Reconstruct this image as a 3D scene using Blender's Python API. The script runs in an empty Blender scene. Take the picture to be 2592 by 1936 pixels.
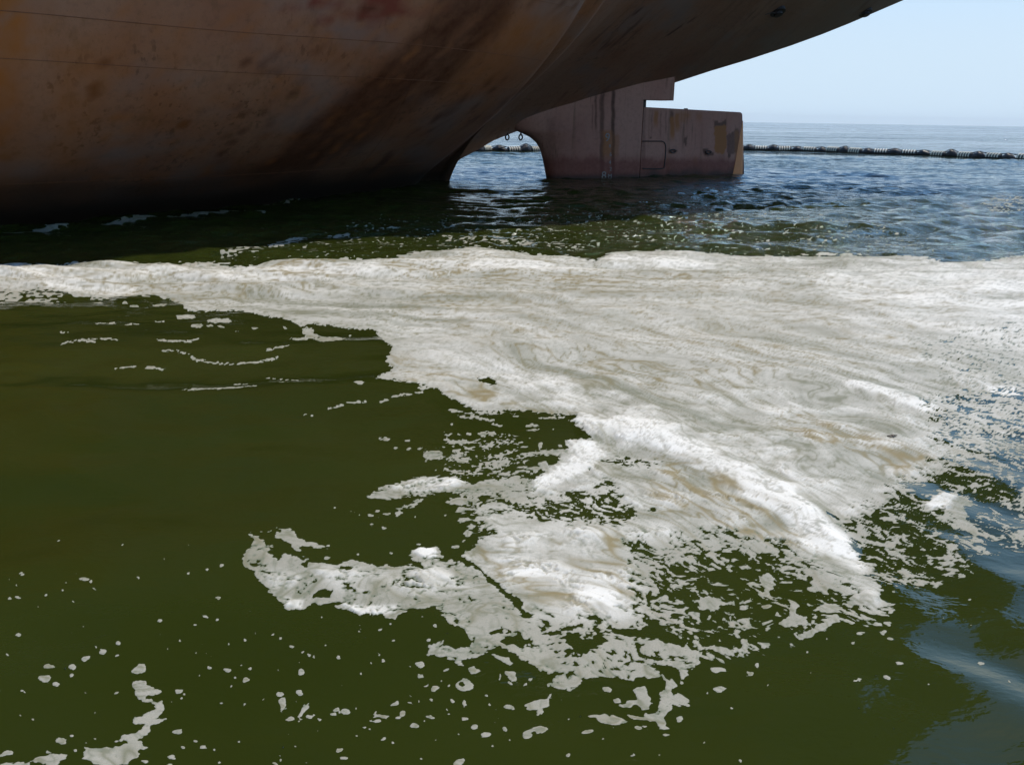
import bpy, bmesh, math, random
import numpy as np
from mathutils import Vector, Matrix
random.seed(4); rng = np.random.default_rng(7)
S = bpy.context.scene
COL = S.collection
# ------------------------------------------------------------------ camera
H_EYE = 2.5; FPX = 2198.0; PW, PH = 2592.0, 1936.0
PITCH = math.radians(16.9); ROLL = math.radians(0.9)
_F = np.array([0, math.cos(PITCH), -math.sin(PITCH)]); _U0 = np.array([0, math.sin(PITCH), math.cos(PITCH)]); _R0 = np.array([1.0, 0, 0])
_R = math.cos(ROLL)*_R0 + math.sin(ROLL)*_U0
_U = -math.sin(ROLL)*_R0 + math.cos(ROLL)*_U0
_C = np.array([0, 0, H_EYE])
cd = bpy.data.cameras.new('camera'); cam = bpy.data.objects.new('camera', cd); COL.objects.link(cam)
cd.sensor_fit = 'HORIZONTAL'; cd.sensor_width = 36.0; cd.lens = 36.0*FPX/PW
cd.clip_start = 0.05; cd.clip_end = 60000
cam.matrix_world = Matrix([[_R[0], _U[0], -_F[0], 0], [_R[1], _U[1], -_F[1], 0], [_R[2], _U[2], -_F[2], H_EYE], [0, 0, 0, 1]])
S.camera = cam
# ------------------------------------------------------------------ sky and sun
SUN_EL = math.radians(64); SUN_AZ = math.radians(48)     # azimuth measured from +Y towards +X
W = bpy.data.worlds.new('World'); S.world = W; W.use_nodes = True
nt = W.node_tree; bg = nt.nodes['Background']
sky = nt.nodes.new('ShaderNodeTexSky'); sky.sky_type = 'NISHITA'; sky.sun_disc = False
sky.sun_elevation = SUN_EL; sky.sun_rotation = SUN_AZ; sky.air_density = 1.0; sky.dust_density = 0.5; sky.ozone_density = 2.5
# pale summer haze low in the sky
_tc = nt.nodes.new('ShaderNodeTexCoord'); _sx = nt.nodes.new('ShaderNodeSeparateXYZ'); nt.links.new(_tc.outputs['Generated'], _sx.inputs[0])
_mr = nt.nodes.new('ShaderNodeMapRange'); _mr.interpolation_type = 'SMOOTHERSTEP'; nt.links.new(_sx.outputs[2], _mr.inputs[0])
for _i, _v in ((1, 0.03), (2, 0.32), (3, 0.95), (4, 0.0)): _mr.inputs[_i].default_value = _v
_mx = nt.nodes.new('ShaderNodeMix'); _mx.data_type = 'RGBA'; nt.links.new(_mr.outputs[0], _mx.inputs[0]); nt.links.new(sky.outputs[0], _mx.inputs[6]); _mx.inputs[7].default_value = (5.35, 6.6, 7.7, 1)
_hs = nt.nodes.new('ShaderNodeHueSaturation'); _hs.inputs['Saturation'].default_value = 1.38; _hs.inputs['Value'].default_value = 1.35; nt.links.new(sky.outputs[0], _hs.inputs['Color']); nt.links.new(_hs.outputs[0], _mx.inputs[6])
_m2 = nt.nodes.new('ShaderNodeMapRange'); _m2.interpolation_type = 'SMOOTHSTEP'; nt.links.new(_sx.outputs[2], _m2.inputs[0])
for _i, _v in ((1, 0.22), (2, 0.54), (3, 0.85), (4, 0.0)): _m2.inputs[_i].default_value = _v
_my = nt.nodes.new('ShaderNodeMix'); _my.data_type = 'RGBA'; nt.links.new(_m2.outputs[0], _my.inputs[0]); nt.links.new(_hs.outputs[0], _my.inputs[6]); _my.inputs[7].default_value = (3.0, 5.7, 9.6, 1)
nt.links.new(_my.outputs[2], _mx.inputs[6])
nt.links.new(_mx.outputs[2], bg.inputs[0]); bg.inputs[1].default_value = 0.125
sd = bpy.data.lights.new('sun', 'SUN'); sun = bpy.data.objects.new('sun', sd); COL.objects.link(sun)
sd.energy = 3.7; sd.angle = math.radians(0.5); sd.color = (1.0, 0.93, 0.82)
sv = Vector((math.sin(SUN_AZ)*math.cos(SUN_EL), math.cos(SUN_AZ)*math.cos(SUN_EL), math.sin(SUN_EL)))
sun.rotation_euler = sv.to_track_quat('Z', 'Y').to_euler(); sun.location = (0, 0, 60)
S.view_settings.view_transform = 'Standard'; S.view_settings.look = 'None'
S.view_settings.exposure = 0.0; S.view_settings.gamma = 1.0
# ------------------------------------------------------------------ survey helpers (photo measurements -> metres)
def ray(x, y): return _F + (x-PW/2)/FPX*_R - (y-PH/2)/FPX*_U
def water_pt(x, y):
    d = ray(x, y); t = -H_EYE/d[2]; return _C + t*d
def project(P):
    q = P - _C; dz = q@_F
    return PW/2 + FPX*(q@_R)/dz, PH/2 - FPX*(q@_U)/dz, dz
P0 = water_pt(1113, 458); TH = math.radians(30)
AX = np.array([math.cos(TH), math.sin(TH), 0]); NX = np.array([math.sin(TH), -math.cos(TH), 0])   # aft, and outboard towards the viewer
def ship_pt(x, y, n=0.0):
    d = ray(x, y); t = ((P0 + n*NX - _C)@NX)/(d@NX); q = _C + t*d; return (q-P0)@AX, q[2]
# ------------------------------------------------------------------ object helpers
def tag(o, label=None, cat=None, group=None, kind=None):
    if label: o['label'] = label
    if cat: o['category'] = cat
    if group: o['group'] = group
    if kind: o['kind'] = kind
    return o
def link(name, me, mat=None, parent=None):
    o = bpy.data.objects.new(name, me); COL.objects.link(o)
    if mat: me.materials.append(mat)
    if parent: o.parent = parent
    return o
def np_mesh(name, V, faces, n=3, smooth=True):
    me = bpy.data.meshes.new(name); V = np.asarray(V, np.float32); faces = np.asarray(faces, np.int32)
    me.vertices.add(len(V)); me.vertices.foreach_set('co', V.ravel())
    me.loops.add(faces.size); me.loops.foreach_set('vertex_index', faces.ravel())
    k = len(faces); me.polygons.add(k)
    me.polygons.foreach_set('loop_start', np.arange(k, dtype=np.int32)*n)
    try: me.polygons.foreach_set('loop_total', np.full(k, n, np.int32))
    except Exception: pass
    me.polygons.foreach_set('use_smooth', np.full(k, smooth, bool))
    me.update(calc_edges=True); return me
def fattr(me, name, v):
    a = me.attributes.new(name, 'FLOAT', 'POINT'); a.data.foreach_set('value', np.asarray(v, np.float32).ravel())
def bm_obj(name, bm, mat, parent=None, smooth=False):
    me = bpy.data.meshes.new(name); bmesh.ops.recalc_face_normals(bm, faces=bm.faces); bm.to_mesh(me); bm.free()
    for p in me.polygons: p.use_smooth = smooth
    return link(name, me, mat, parent)
# ------------------------------------------------------------------ noise (numpy)
_P = rng.permutation(4096).astype(np.int32); _P2 = np.concatenate([_P, _P])
_ga = rng.uniform(0, 2*np.pi, 4096).astype(np.float32); _gx = np.cos(_ga); _gy = np.sin(_ga)
def perlin(x, y, seed=0):
    x = np.asarray(x, np.float32) + seed*17.31; y = np.asarray(y, np.float32) + seed*9.73
    xf = np.floor(x); yf = np.floor(y); xi = xf.astype(np.int32) & 4095; yi = yf.astype(np.int32) & 4095; x = x-xf; y = y-yf
    u = x*x*x*(x*(x*6-15)+10); v = y*y*y*(y*(y*6-15)+10)
    xi1 = (xi+1) & 4095; yi1 = (yi+1) & 4095
    def g(a, b, dx, dy):
        h = _P2[_P2[a]+b]; return _gx[h]*dx + _gy[h]*dy
    n00 = g(xi, yi, x, y); n10 = g(xi1, yi, x-1, y); n01 = g(xi, yi1, x, y-1); n11 = g(xi1, yi1, x-1, y-1)
    a = n00+u*(n10-n00); b = n01+u*(n11-n01); return (a+v*(b-a))*1.45
def fbm(x, y, o=4, seed=0, gain=0.5, lac=2.03):
    s = 0; a = 1.0; t = 0
    for i in range(o):
        s = s + a*perlin(x, y, seed+i*3); t += a*a; a *= gain; x = x*lac; y = y*lac
    return s/math.sqrt(t)
def uni(n, sig=0.36):
    z = n/(sig*1.4142); return 0.5+0.5*np.tanh(1.1*z+0.1*z**3)
def sst(a, b, x):
    t = np.clip((x-a)/(b-a), 0, 1); return t*t*(3-2*t)
# ------------------------------------------------------------------ materials
def newmat(name):
    m = bpy.data.materials.new(name); m.use_nodes = True; n = m.node_tree
    return m, n, n.nodes['Principled BSDF']
def N(n, t, **kw):
    o = n.nodes.new(t)
    for k, v in kw.items():
        if k.startswith('i_'): o.inputs[int(k[2:])].default_value = v
        else: setattr(o, k, v)
    return o
def attr(n, name): return N(n, 'ShaderNodeAttribute', attribute_name=name)
def mth(n, op, a, b=None, c=None, clamp=False):
    o = N(n, 'ShaderNodeMath', operation=op, use_clamp=clamp)
    for i, v in enumerate((a, b, c)):
        if v is None: continue
        if isinstance(v, (int, float)): o.inputs[i].default_value = v
        else: n.links.new(v, o.inputs[i])
    return o.outputs[0]
def mixc(n, f, a, b, mode='MIX'):
    o = N(n, 'ShaderNodeMix', data_type='RGBA', blend_type=mode)
    for i, v in ((0, f), (6, a), (7, b)):
        if isinstance(v, (int, float)): o.inputs[i].default_value = v
        elif isinstance(v, tuple): o.inputs[i].default_value = (*v, 1)
        else: n.links.new(v, o.inputs[i])
    return o.outputs[2]
def noise(n, vec, scale, detail=4, rough=0.5, dist=0.0):
    o = N(n, 'ShaderNodeTexNoise'); n.links.new(vec, o.inputs['Vector'])
    o.inputs['Scale'].default_value = scale; o.inputs['Detail'].default_value = detail; o.inputs['Roughness'].default_value = rough; o.inputs['Distortion'].default_value = dist
    return o.outputs['Fac']
def mapping(n, vec, sc=(1, 1, 1), rot=(0, 0, 0), loc=(0, 0, 0)):
    o = N(n, 'ShaderNodeMapping'); n.links.new(vec, o.inputs[0]); o.inputs['Scale'].default_value = sc; o.inputs['Rotation'].default_value = rot; o.inputs['Location'].default_value = loc
    return o.outputs[0]
def ramp(n, f, lo, hi):
    o = N(n, 'ShaderNodeMapRange', interpolation_type='SMOOTHSTEP'); n.links.new(f, o.inputs[0]); o.inputs[1].default_value = lo; o.inputs[2].default_value = hi
    return o.outputs[0]
def bump(n, hgt, strength, dist, normal=None):
    o = N(n, 'ShaderNodeBump'); n.links.new(hgt, o.inputs['Height'])
    if isinstance(strength, (int, float)): o.inputs['Strength'].default_value = strength
    else: n.links.new(strength, o.inputs['Strength'])
    o.inputs['Distance'].default_value = dist
    if normal is not None: n.links.new(normal, o.inputs['Normal'])
    return o.outputs[0]
def geo(n): return N(n, 'ShaderNodeNewGeometry').outputs['Position']
def objc(n): return N(n, 'ShaderNodeTexCoord').outputs['Object']

def make_water():
    m, n, p = newmat('green_sea_water'); pos = geo(n)
    murk = noise(n, mapping(n, pos, (0.35, 0.5, 1)), 0.6, 3, 0.5)
    col = mixc(n, ramp(n, murk, 0.35, 0.7), (0.0212, 0.0288, 0.0034), (0.0272, 0.0352, 0.0048))
    n.links.new(col, p.inputs['Base Color'])
    p.inputs['Roughness'].default_value = 0.03; p.inputs['IOR'].default_value = 1.37
    r1 = noise(n, mapping(n, pos, (1.0, 1.7, 1), (0, 0, 0.12)), 1.1, 5, 0.55, 0.4)
    r2 = noise(n, mapping(n, pos, (1.0, 1.9, 1), (0, 0, -0.2)), 5.5, 4, 0.55, 0.3)
    chop = attr(n, 'chop').outputs['Fac']
    b1 = bump(n, r1, chop, 0.30)
    b2 = bump(n, r2, chop, 0.055, b1)
    # open sea: facet slopes straight from noise vectors, so they do not flatten with distance
    far = attr(n, 'far').outputs['Fac']
    def nv_(scale, amp, rot=0.0, st=(1, 1, 1)):
        o = N(n, 'ShaderNodeTexNoise'); n.links.new(mapping(n, pos, st, (0, 0, rot)), o.inputs['Vector']); o.inputs['Scale'].default_value = scale; o.inputs['Detail'].default_value = 3
        v = N(n, 'ShaderNodeVectorMath', operation='SUBTRACT'); n.links.new(o.outputs['Color'], v.inputs[0]); v.inputs[1].default_value = (.5, .5, .5)
        w = N(n, 'ShaderNodeVectorMath', operation='MULTIPLY'); n.links.new(v.outputs[0], w.inputs[0]); w.inputs[1].default_value = (amp*.7, amp, 0); return w.outputs[0]
    ad = N(n, 'ShaderNodeVectorMath', operation='ADD'); n.links.new(nv_(.22, .75, .1, (.7, 1.3, 1)), ad.inputs[0]); n.links.new(nv_(1.1, .9), ad.inputs[1])
    ad0 = N(n, 'ShaderNodeVectorMath', operation='ADD'); n.links.new(ad.outputs[0], ad0.inputs[0]); n.links.new(nv_(.045, 1.0, -.05, (.35, 1.4, 1)), ad0.inputs[1]); ad = ad0
    sc_ = N(n, 'ShaderNodeVectorMath', operation='SCALE'); n.links.new(ad.outputs[0], sc_.inputs[0]); n.links.new(far, sc_.inputs['Scale'])
    ad2 = N(n, 'ShaderNodeVectorMath', operation='ADD'); n.links.new(b2, ad2.inputs[0]); n.links.new(sc_.outputs[0], ad2.inputs[1])
    nm_ = N(n, 'ShaderNodeVectorMath', operation='NORMALIZE'); n.links.new(ad2.outputs[0], nm_.inputs[0])
    n.links.new(nm_.outputs[0], p.inputs['Normal'])
    return m
def make_foam():
    m, n, p = newmat('sea_foam'); pos = geo(n)
    th = attr(n, 'thick').outputs['Fac']; br = attr(n, 'brown').outputs['Fac']; gr = attr(n, 'grain').outputs['Fac']
    g = noise(n, mapping(n, pos, (1, 1.4, 1)), 55, 3, 0.65); g2 = noise(n, mapping(n, pos, (1, 1, 1)), 210, 2, 0.6)
    c = mixc(n, th, (0.370, 0.340, 0.270), (0.85, 0.815, 0.725)); soft = mth(n, 'SUBTRACT', 1.0, mth(n, 'MULTIPLY', th, 0.8))
    c = mixc(n, mth(n, 'MULTIPLY', mth(n, 'MULTIPLY', ramp(n, g, 0.62, 0.40), 0.20), soft), c, (0.26, 0.27, 0.22))
    c = mixc(n, mth(n, 'MULTIPLY', mth(n, 'MULTIPLY', ramp(n, g2, 0.60, 0.36), 0.42), soft), c, (0.22, 0.24, 0.18))
    c = mixc(n, gr, c, (0.15, 0.165, 0.105))
    c = mixc(n, br, c, (0.25, 0.19, 0.080))
    c = mixc(n, attr(n, 'rim').outputs['Fac'], (0.15, 0.17, 0.11), c)
    n.links.new(c, p.inputs['Base Color']); p.inputs['Roughness'].default_value = 0.55
    p.inputs['Specular IOR Level'].default_value = 0.25
    h = mth(n, 'ADD', mth(n, 'MULTIPLY', g, 0.7), mth(n, 'MULTIPLY', g2, 0.3))
    n.links.new(bump(n, h, mth(n, 'MULTIPLY', soft, 0.32), 0.010), p.inputs['Normal'])
    return m
def make_steel(name, dark=1.0, base_a=(0.260, 0.098, 0.042), base_b=(0.310, 0.155, 0.088)):
    """weathered antifouling paint: taupe base, rust, stain and painted-shade amounts come from surface attributes"""
    m, n, p = newmat(name); oc = objc(n)
    rust = attr(n, 'rust').outputs['Fac']; orange = attr(n, 'orange').outputs['Fac']; red = attr(n, 'red').outputs['Fac']; wet_shade = attr(n, 'wet_shade').outputs['Fac']
    big = noise(n, mapping(n, oc, (0.35, 0.35, 0.16)), 1.0, 5, 0.6); fine = noise(n, mapping(n, oc, (1, 1, 1)), 7, 5, 0.65)
    drip = noise(n, mapping(n, oc, (3.2, 3.2, 0.16)), 1.0, 5, 0.62); speck = noise(n, oc, 26, 3, 0.6)
    c = mixc(n, ramp(n, big, 0.3, 0.7), base_a, base_b)
    c = mixc(n, mth(n, 'MULTIPLY', ramp(n, drip, 0.52, 0.72), 0.55), c, (0.150, 0.075, 0.028))
    run = noise(n, mapping(n, oc, (7.5, 7.5, 0.30), (0, 0, 0), (3, 1, 2)), 1.0, 4, 0.55); gate = noise(n, mapping(n, oc, (.5, .5, .35)), 1.3, 3, 0.5)
    c = mixc(n, mth(n, 'MULTIPLY', mth(n, 'MULTIPLY', ramp(n, run, 0.55, 0.66), ramp(n, gate, .45, .6)), 0.6), c, (0.085, 0.036, 0.012))
    c = mixc(n, mth(n, 'MULTIPLY', ramp(n, fine, 0.45, 0.75), 0.30), c, (0.10, 0.060, 0.038))
    c = mixc(n, mth(n, 'MULTIPLY', ramp(n, speck, 0.60, 0.72), 0.35), c, (0.070, 0.034, 0.018))
    c = mixc(n, mth(n, 'MULTIPLY', attr(n, 'worn').outputs['Fac'], .9), c, (0.215, 0.150, 0.125))
    c = mixc(n, attr(n, 'stern_shade').outputs['Fac'], c, (0.085, 0.055, 0.034))
    rj = mth(n, 'MULTIPLY', rust, mth(n, 'ADD', 0.72, mth(n, 'MULTIPLY', fine, 0.5)), clamp=True)
    c = mixc(n, rj, c, (0.072, 0.019, 0.004))
    oj = mth(n, 'MULTIPLY', orange, mth(n, 'ADD', 0.45, mth(n, 'MULTIPLY', drip, 1.1)), clamp=True)
    c = mixc(n, oj, c, (0.330, 0.105, 0.018))
    c = mixc(n, mth(n, 'MULTIPLY', red, mth(n, 'ADD', 0.6, mth(n, 'MULTIPLY', fine, 0.6)), clamp=True), c, (0.175, 0.036, 0.018))
    c = mixc(n, wet_shade, c, (0.020, 0.014, 0.008))
    if dark != 1.0: c = mixc(n, 1.0, c, (dark, dark, dark), 'MULTIPLY')
    n.links.new(c, p.inputs['Base Color']); p.inputs['Roughness'].default_value = 0.62; p.inputs['Specular IOR Level'].default_value = 0.3
    seam = attr(n, 'seam').outputs['Fac']
    h = mth(n, 'ADD', mth(n, 'MULTIPLY', fine, 0.4), mth(n, 'ADD', mth(n, 'MULTIPLY', speck, 0.12), mth(n, 'MULTIPLY', seam, 0.8)))
    n.links.new(bump(n, h, 0.6, 0.02), p.inputs['Normal'])
    return m
def plain(name, col, rough=0.6, metal=0.0, nscale=12, var=0.35):
    m, n, p = newmat(name); f = noise(n, objc(n), nscale, 4, 0.6)
    c = mixc(n, mth(n, 'MULTIPLY', f, var), col, tuple(v*0.35 for v in col)); n.links.new(c, p.inputs['Base Color'])
    p.inputs['Roughness'].default_value = rough; p.inputs['Metallic'].default_value = metal
    n.links.new(bump(n, f, 0.3, 0.01), p.inputs['Normal']); return m
M_WATER = make_water(); M_FOAM = make_foam(); M_HULL = make_steel('weathered_hull_paint'); M_RUDDER = make_steel('weathered_rudder_paint', 0.86, (0.40, 0.158, 0.098), (0.46, 0.215, 0.142))
M_RUBBER = plain('black_rubber', (0.016, 0.015, 0.016), 0.5); M_PALE = plain('pale_float_lashing', (0.95, 0.86, 0.66), 0.5, 0, 12, 0.12)
M_IRON = plain('dark_iron', (0.030, 0.020, 0.014), 0.6); M_MARK = plain('faded_white_paint', (0.27, 0.235, 0.20), 0.6, 0, 30, 0.6)
M_DECK = plain('deckhouse_paint', (0.30, 0.26, 0.21), 0.6); M_DEBRIS = plain('wet_brown_debris', (0.05, 0.035, 0.02), 0.5)
# ------------------------------------------------------------------ traced maps over the water surface (photo measurements taken to the water plane)
GX0, GX1, GY0, GY1, GS = -900, 3500, 318, 2500, 3.0
gx = np.arange(GX0, GX1, GS, dtype=np.float32); gy = np.arange(GY0, GY1, GS, dtype=np.float32)
def poly_sd(pts, pad):
    P = np.array(pts, np.float32).reshape(-1, 2)
    i0 = max(0, int((P[:, 0].min()-pad-GX0)/GS)); i1 = min(len(gx), int((P[:, 0].max()+pad-GX0)/GS)+2)
    j0 = max(0, int((P[:, 1].min()-pad-GY0)/GS)); j1 = min(len(gy), int((P[:, 1].max()+pad-GY0)/GS)+2)
    X, Y = np.meshgrid(gx[i0:i1], gy[j0:j1]); d = np.full(X.shape, 1e9, np.float32); ins = np.zeros(X.shape, bool)
    for k in range(len(P)):
        a = P[k]; b = P[(k+1) % len(P)]; e = b-a; L = max(float(e@e), 1e-6)
        t = np.clip(((X-a[0])*e[0]+(Y-a[1])*e[1])/L, 0, 1); d = np.minimum(d, (X-a[0]-t*e[0])**2+(Y-a[1]-t*e[1])**2)
        if a[1] != b[1]:
            c = ((a[1] > Y) != (b[1] > Y)) & (X < e[0]*(Y-a[1])/e[1]+a[0]); ins ^= c
    d = np.sqrt(d); return (slice(j0, j1), slice(i0, i1)), np.where(ins, d, -d)
class Map:
    def __init__(s): s.a = np.zeros((len(gy), len(gx)), np.float32)
    def add(s, pts, v=1.0, f=10.0, mode='max', shift=0.0):
        sl, d = poly_sd(pts, f+4); w = sst(-f*0.5, f*0.5, d+shift)
        if mode == 'max': s.a[sl] = np.maximum(s.a[sl], v*w)
        elif mode == 'set': s.a[sl] = s.a[sl]*(1-w)+v*w
        elif mode == 'add': s.a[sl] += v*w
        return s
    def line(s, pts, wd=4, v=1.0):
        P = np.array(pts, np.float32).reshape(-1, 2)
        for a, b in zip(P[:-1], P[1:]):
            pad = wd*2+4
            i0 = max(0, int((min(a[0], b[0])-pad-GX0)/GS)); i1 = min(len(gx), int((max(a[0], b[0])+pad-GX0)/GS)+2)
            j0 = max(0, int((min(a[1], b[1])-pad-GY0)/GS)); j1 = min(len(gy), int((max(a[1], b[1])+pad-GY0)/GS)+2)
            X, Y = np.meshgrid(gx[i0:i1], gy[j0:j1]); e = b-a; t = np.clip(((X-a[0])*e[0]+(Y-a[1])*e[1])/max(float(e@e), 1e-6), 0, 1)
            d = np.hypot(X-a[0]-t*e[0], Y-a[1]-t*e[1]); s.a[j0:j1, i0:i1] = np.maximum(s.a[j0:j1, i0:i1], v*(1-sst(wd*0.5, wd*1.6, d)))
        return s
    def ell(s, x, y, rx, ry, v=1.15, rot=0.0, ring=False):
        pad = max(rx, ry)*2+8
        i0 = max(0, int((x-pad-GX0)/GS)); i1 = min(len(gx), int((x+pad-GX0)/GS)+2); j0 = max(0, int((y-pad-GY0)/GS)); j1 = min(len(gy), int((y+pad-GY0)/GS)+2)
        X, Y = np.meshgrid(gx[i0:i1], gy[j0:j1]); c, sn = math.cos(rot), math.sin(rot)
        u = ((X-x)*c+(Y-y)*sn)/rx; w = (-(X-x)*sn+(Y-y)*c)/ry; d = np.sqrt(u*u+w*w)
        if ring: d = np.abs(d-0.85)*2.6
        s.a[j0:j1, i0:i1] = np.maximum(s.a[j0:j1, i0:i1], v*(1-sst(0.55, 1.35, d)))
    def get(s, x, y):
        u = np.clip((x-GX0)/GS, 0, len(gx)-1.001); v = np.clip((y-GY0)/GS, 0, len(gy)-1.001)
        i = u.astype(np.int32); j = v.astype(np.int32); u = u-i; v = v-j; a = s.a
        return (a[j, i]*(1-u)+a[j, i+1]*u)*(1-v)+(a[j+1, i]*(1-u)+a[j+1, i+1]*u)*v
def crop(x0, y0, sc, *pts):
    a = np.array(pts, float).reshape(-1, 2); return [(x0+p[0]*sc, y0+p[1]*sc) for p in a]

cov = Map()
MAIN = [(-900, 690), (-300, 674), (0, 666), (88, 667), (176, 662), (329, 660), (411, 668), (529, 665), (617, 670), (693, 662), (764, 656), (852, 655), (940, 656), (1028, 650), (1117, 638), (1205, 626),
 (1294, 638), (1408, 647), (1502, 663), (1552, 650), (1603, 638), (1735, 638), (1829, 644), (1955, 638), (2144, 635), (2238, 644), (2364, 653), (2427, 663), (2490, 653), (2592, 644), (2900, 640), (3500, 640),
 (3500, 1010), (2900, 1040), (2592, 1090), (2480, 1150), (2370, 1180), (2300, 1225), (2230, 1268), (2190, 1290), (2136, 1318), (2147, 1349), (2188, 1443), (2235, 1484), (2229, 1542), (2200, 1542), (2164, 1495), (2089, 1443), (2030, 1396),
 (1960, 1372), (1900, 1362), (1826, 1358), (1760, 1372), (1700, 1378), (1610, 1378), (1604, 1420), (1627, 1484), (1640, 1542), (1604, 1565), (1475, 1577), (1358, 1565), (1326, 1530), (1300, 1500), (1268, 1483), (1206, 1433), (1169, 1404), (1216, 1369), (1261, 1353),
 (1236, 1349), (1216, 1328), (1216, 1296), (1224, 1275), (1300, 1270), (1345, 1255), (1350, 1218), (1375, 1200), (1400, 1175), (1430, 1160), (1444, 1141), (1428, 1129), (1428, 1119), (1460, 1119), (1497, 1119), (1478, 1100), (1460, 1084), (1444, 1070), (1460, 1058),
 (1371, 1050), (1298, 1044), (1241, 1046), (1196, 1040), (1159, 1019), (1114, 995), (1093, 985), (999, 970), (946, 964), (993, 938), (978, 914), (993, 885), (970, 867), (952, 832), (882, 832), (823, 823), (758, 823), (717, 806), (664, 800), (623, 788), (547, 785), (517, 788),
 (476, 785), (447, 759), (400, 747), (329, 747), (253, 753), (194, 747), (135, 732), (100, 729), (59, 732), (0, 728), (-300, 735), (-900, 770)]
cov.add(MAIN, 1.0, 12)
# ragged patches along the left edge
cov.add([(-300, 735), (0, 722), (70, 728), (150, 738), (185, 752), (150, 762), (90, 757), (40, 765), (-100, 775)], 0.62, 14)
for a in [(470, 800, 30, 6), (500, 826, 16, 5), (545, 812, 22, 7), (570, 812, 16, 6), (560, 828, 9, 3), (530, 827, 9, 3), (645, 832, 9, 3), (722, 829, 5, 3), (835, 861, 40, 9), (790, 850, 18, 7), (757, 860, 22, 4), (780, 838, 16, 10), (910, 981, 12, 4), (885, 849, 5, 3), (600, 840, 6, 2), (405, 772, 18, 5), (340, 772, 12, 3), (315, 763, 8, 3), (120, 765, 14, 3), (250, 765, 12, 3), (1072, 989, 14, 3)]: cov.ell(*a)
# arms and islands in the middle
cov.add([(1460, 1138), (1400, 1143), (1318, 1153), (1312, 1160), (1400, 1158), (1440, 1170)], 0.95, 10)
cov.add([(1380, 1172), (1346, 1185), (1298, 1192), (1300, 1198), (1350, 1196), (1400, 1190)], 0.95, 10)
ARM = [(933, 1261), (944, 1248), (956, 1235), (1045, 1214), (1110, 1204), (1151, 1210), (1196, 1231), (1236, 1214), (1306, 1208), (1360, 1215), (1360, 1256), (1281, 1258), (1236, 1252), (1196, 1262), (1135, 1249), (1078, 1257), (1021, 1261), (980, 1268)]
cov.add(ARM, 0.90, 9)
cov.add(crop(850, 950, .4069, 700,770, 860,765, 905,790, 860,815, 740,810, 690,800), .9, 8)
cov.add(crop(850, 950, .4069, 770,820, 850,835, 800,860, 740,860), .9, 8)
cov.add(crop(850, 950, .4069, 545,480, 690,480, 650,520, 560,545), .9, 9); cov.add(crop(850, 950, .4069, 660,400, 830,410, 790,440, 700,435), .9, 9)
cov.add(crop(850, 950, .4069, 870,365, 980,360, 1000,385, 900,395), .9, 8); cov.add(crop(850, 950, .4069, 260,380, 310,385, 340,405, 290,405), .9, 7)
cov.add(crop(850, 950, .4069, 670,370, 730,365, 710,385, 680,390), .9, 7); cov.add(crop(850, 950, .4069, 590,450, 680,445, 690,465, 640,465), .9, 7)
cov.add(crop(850, 950, .4069, 760,905, 870,890, 880,905, 800,920, 770,925), .9, 7); cov.add(crop(850, 950, .4069, 970,560, 1040,530, 1130,535, 1060,560), .9, 8)
cov.add(crop(850, 950, .4069, 470,800, 530,780, 540,790, 450,850, 400,850, 360,840), .85, 8)
for a in [(220,882,16,6),(320,868,28,6),(395,865,30,6),(222,940,22,7),(300,963,14,4),(815,988,30,16),(785,1030,10,5),(740,1073,24,10),(515,1057,9,6),(340,1108,12,8),(140,1125,8,4),(682,883,12,7),(450,410,18,5),(370,453,16,5),(520,460,22,4),(452,462,12,4),(1275,443,16,5),(780,545,40,14),(1120,268,26,5),(880,520,10,6),(110,858,6,5),(150,878,6,4)]:
    cov.ell(850+a[0]*.4069, 950+a[1]*.4069, max(a[2]*.4069, 4), max(a[3]*.4069, 3))
# speckled openings
cov.add(crop(850, 950, .4069, 820,400, 1120,380, 1180,430, 1180,520, 1230,620, 1100,660, 900,660, 760,640, 620,600, 640,520), .36, 26)
LACE = crop(850, 950, .4069, 1180,740, 1300,750, 1480,730, 1640,690, 1650,640, 1740,680, 1780,760, 1850,830, 1870,890, 1800,930, 1680,945, 1500,925, 1300,910, 1190,890, 1000,850, 960,820)
cov.add(LACE, .56, 22, 'set')
cov.add(crop(850, 950, .4069, 1330,750, 1640,715, 1760,790, 1840,880, 1690,935, 1500,905, 1300,850), .44, 20, 'set')
cov.add(crop(850, 950, .4069, 1650,545, 1780,515, 1990,540, 2040,545, 1960,590, 1780,570), .52, 14, 'set')
cov.add(crop(850, 950, .4069, 1540,600, 1590,595, 1600,615, 1550,615), .2, 6, 'set')
cov.add(crop(850, 950, .4069, 1930,840, 1960,830, 1990,815, 2005,830, 1970,850), .0, 6, 'set'); cov.add(crop(850, 950, .4069, 880,10, 900,25, 950,10, 1010,50, 980,65, 930,45, 890,35), .0, 6, 'set')
cov.add([(2245, 1102), (2270, 1104), (2262, 1110), (2248, 1108)], .55, 6, 'set')
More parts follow.
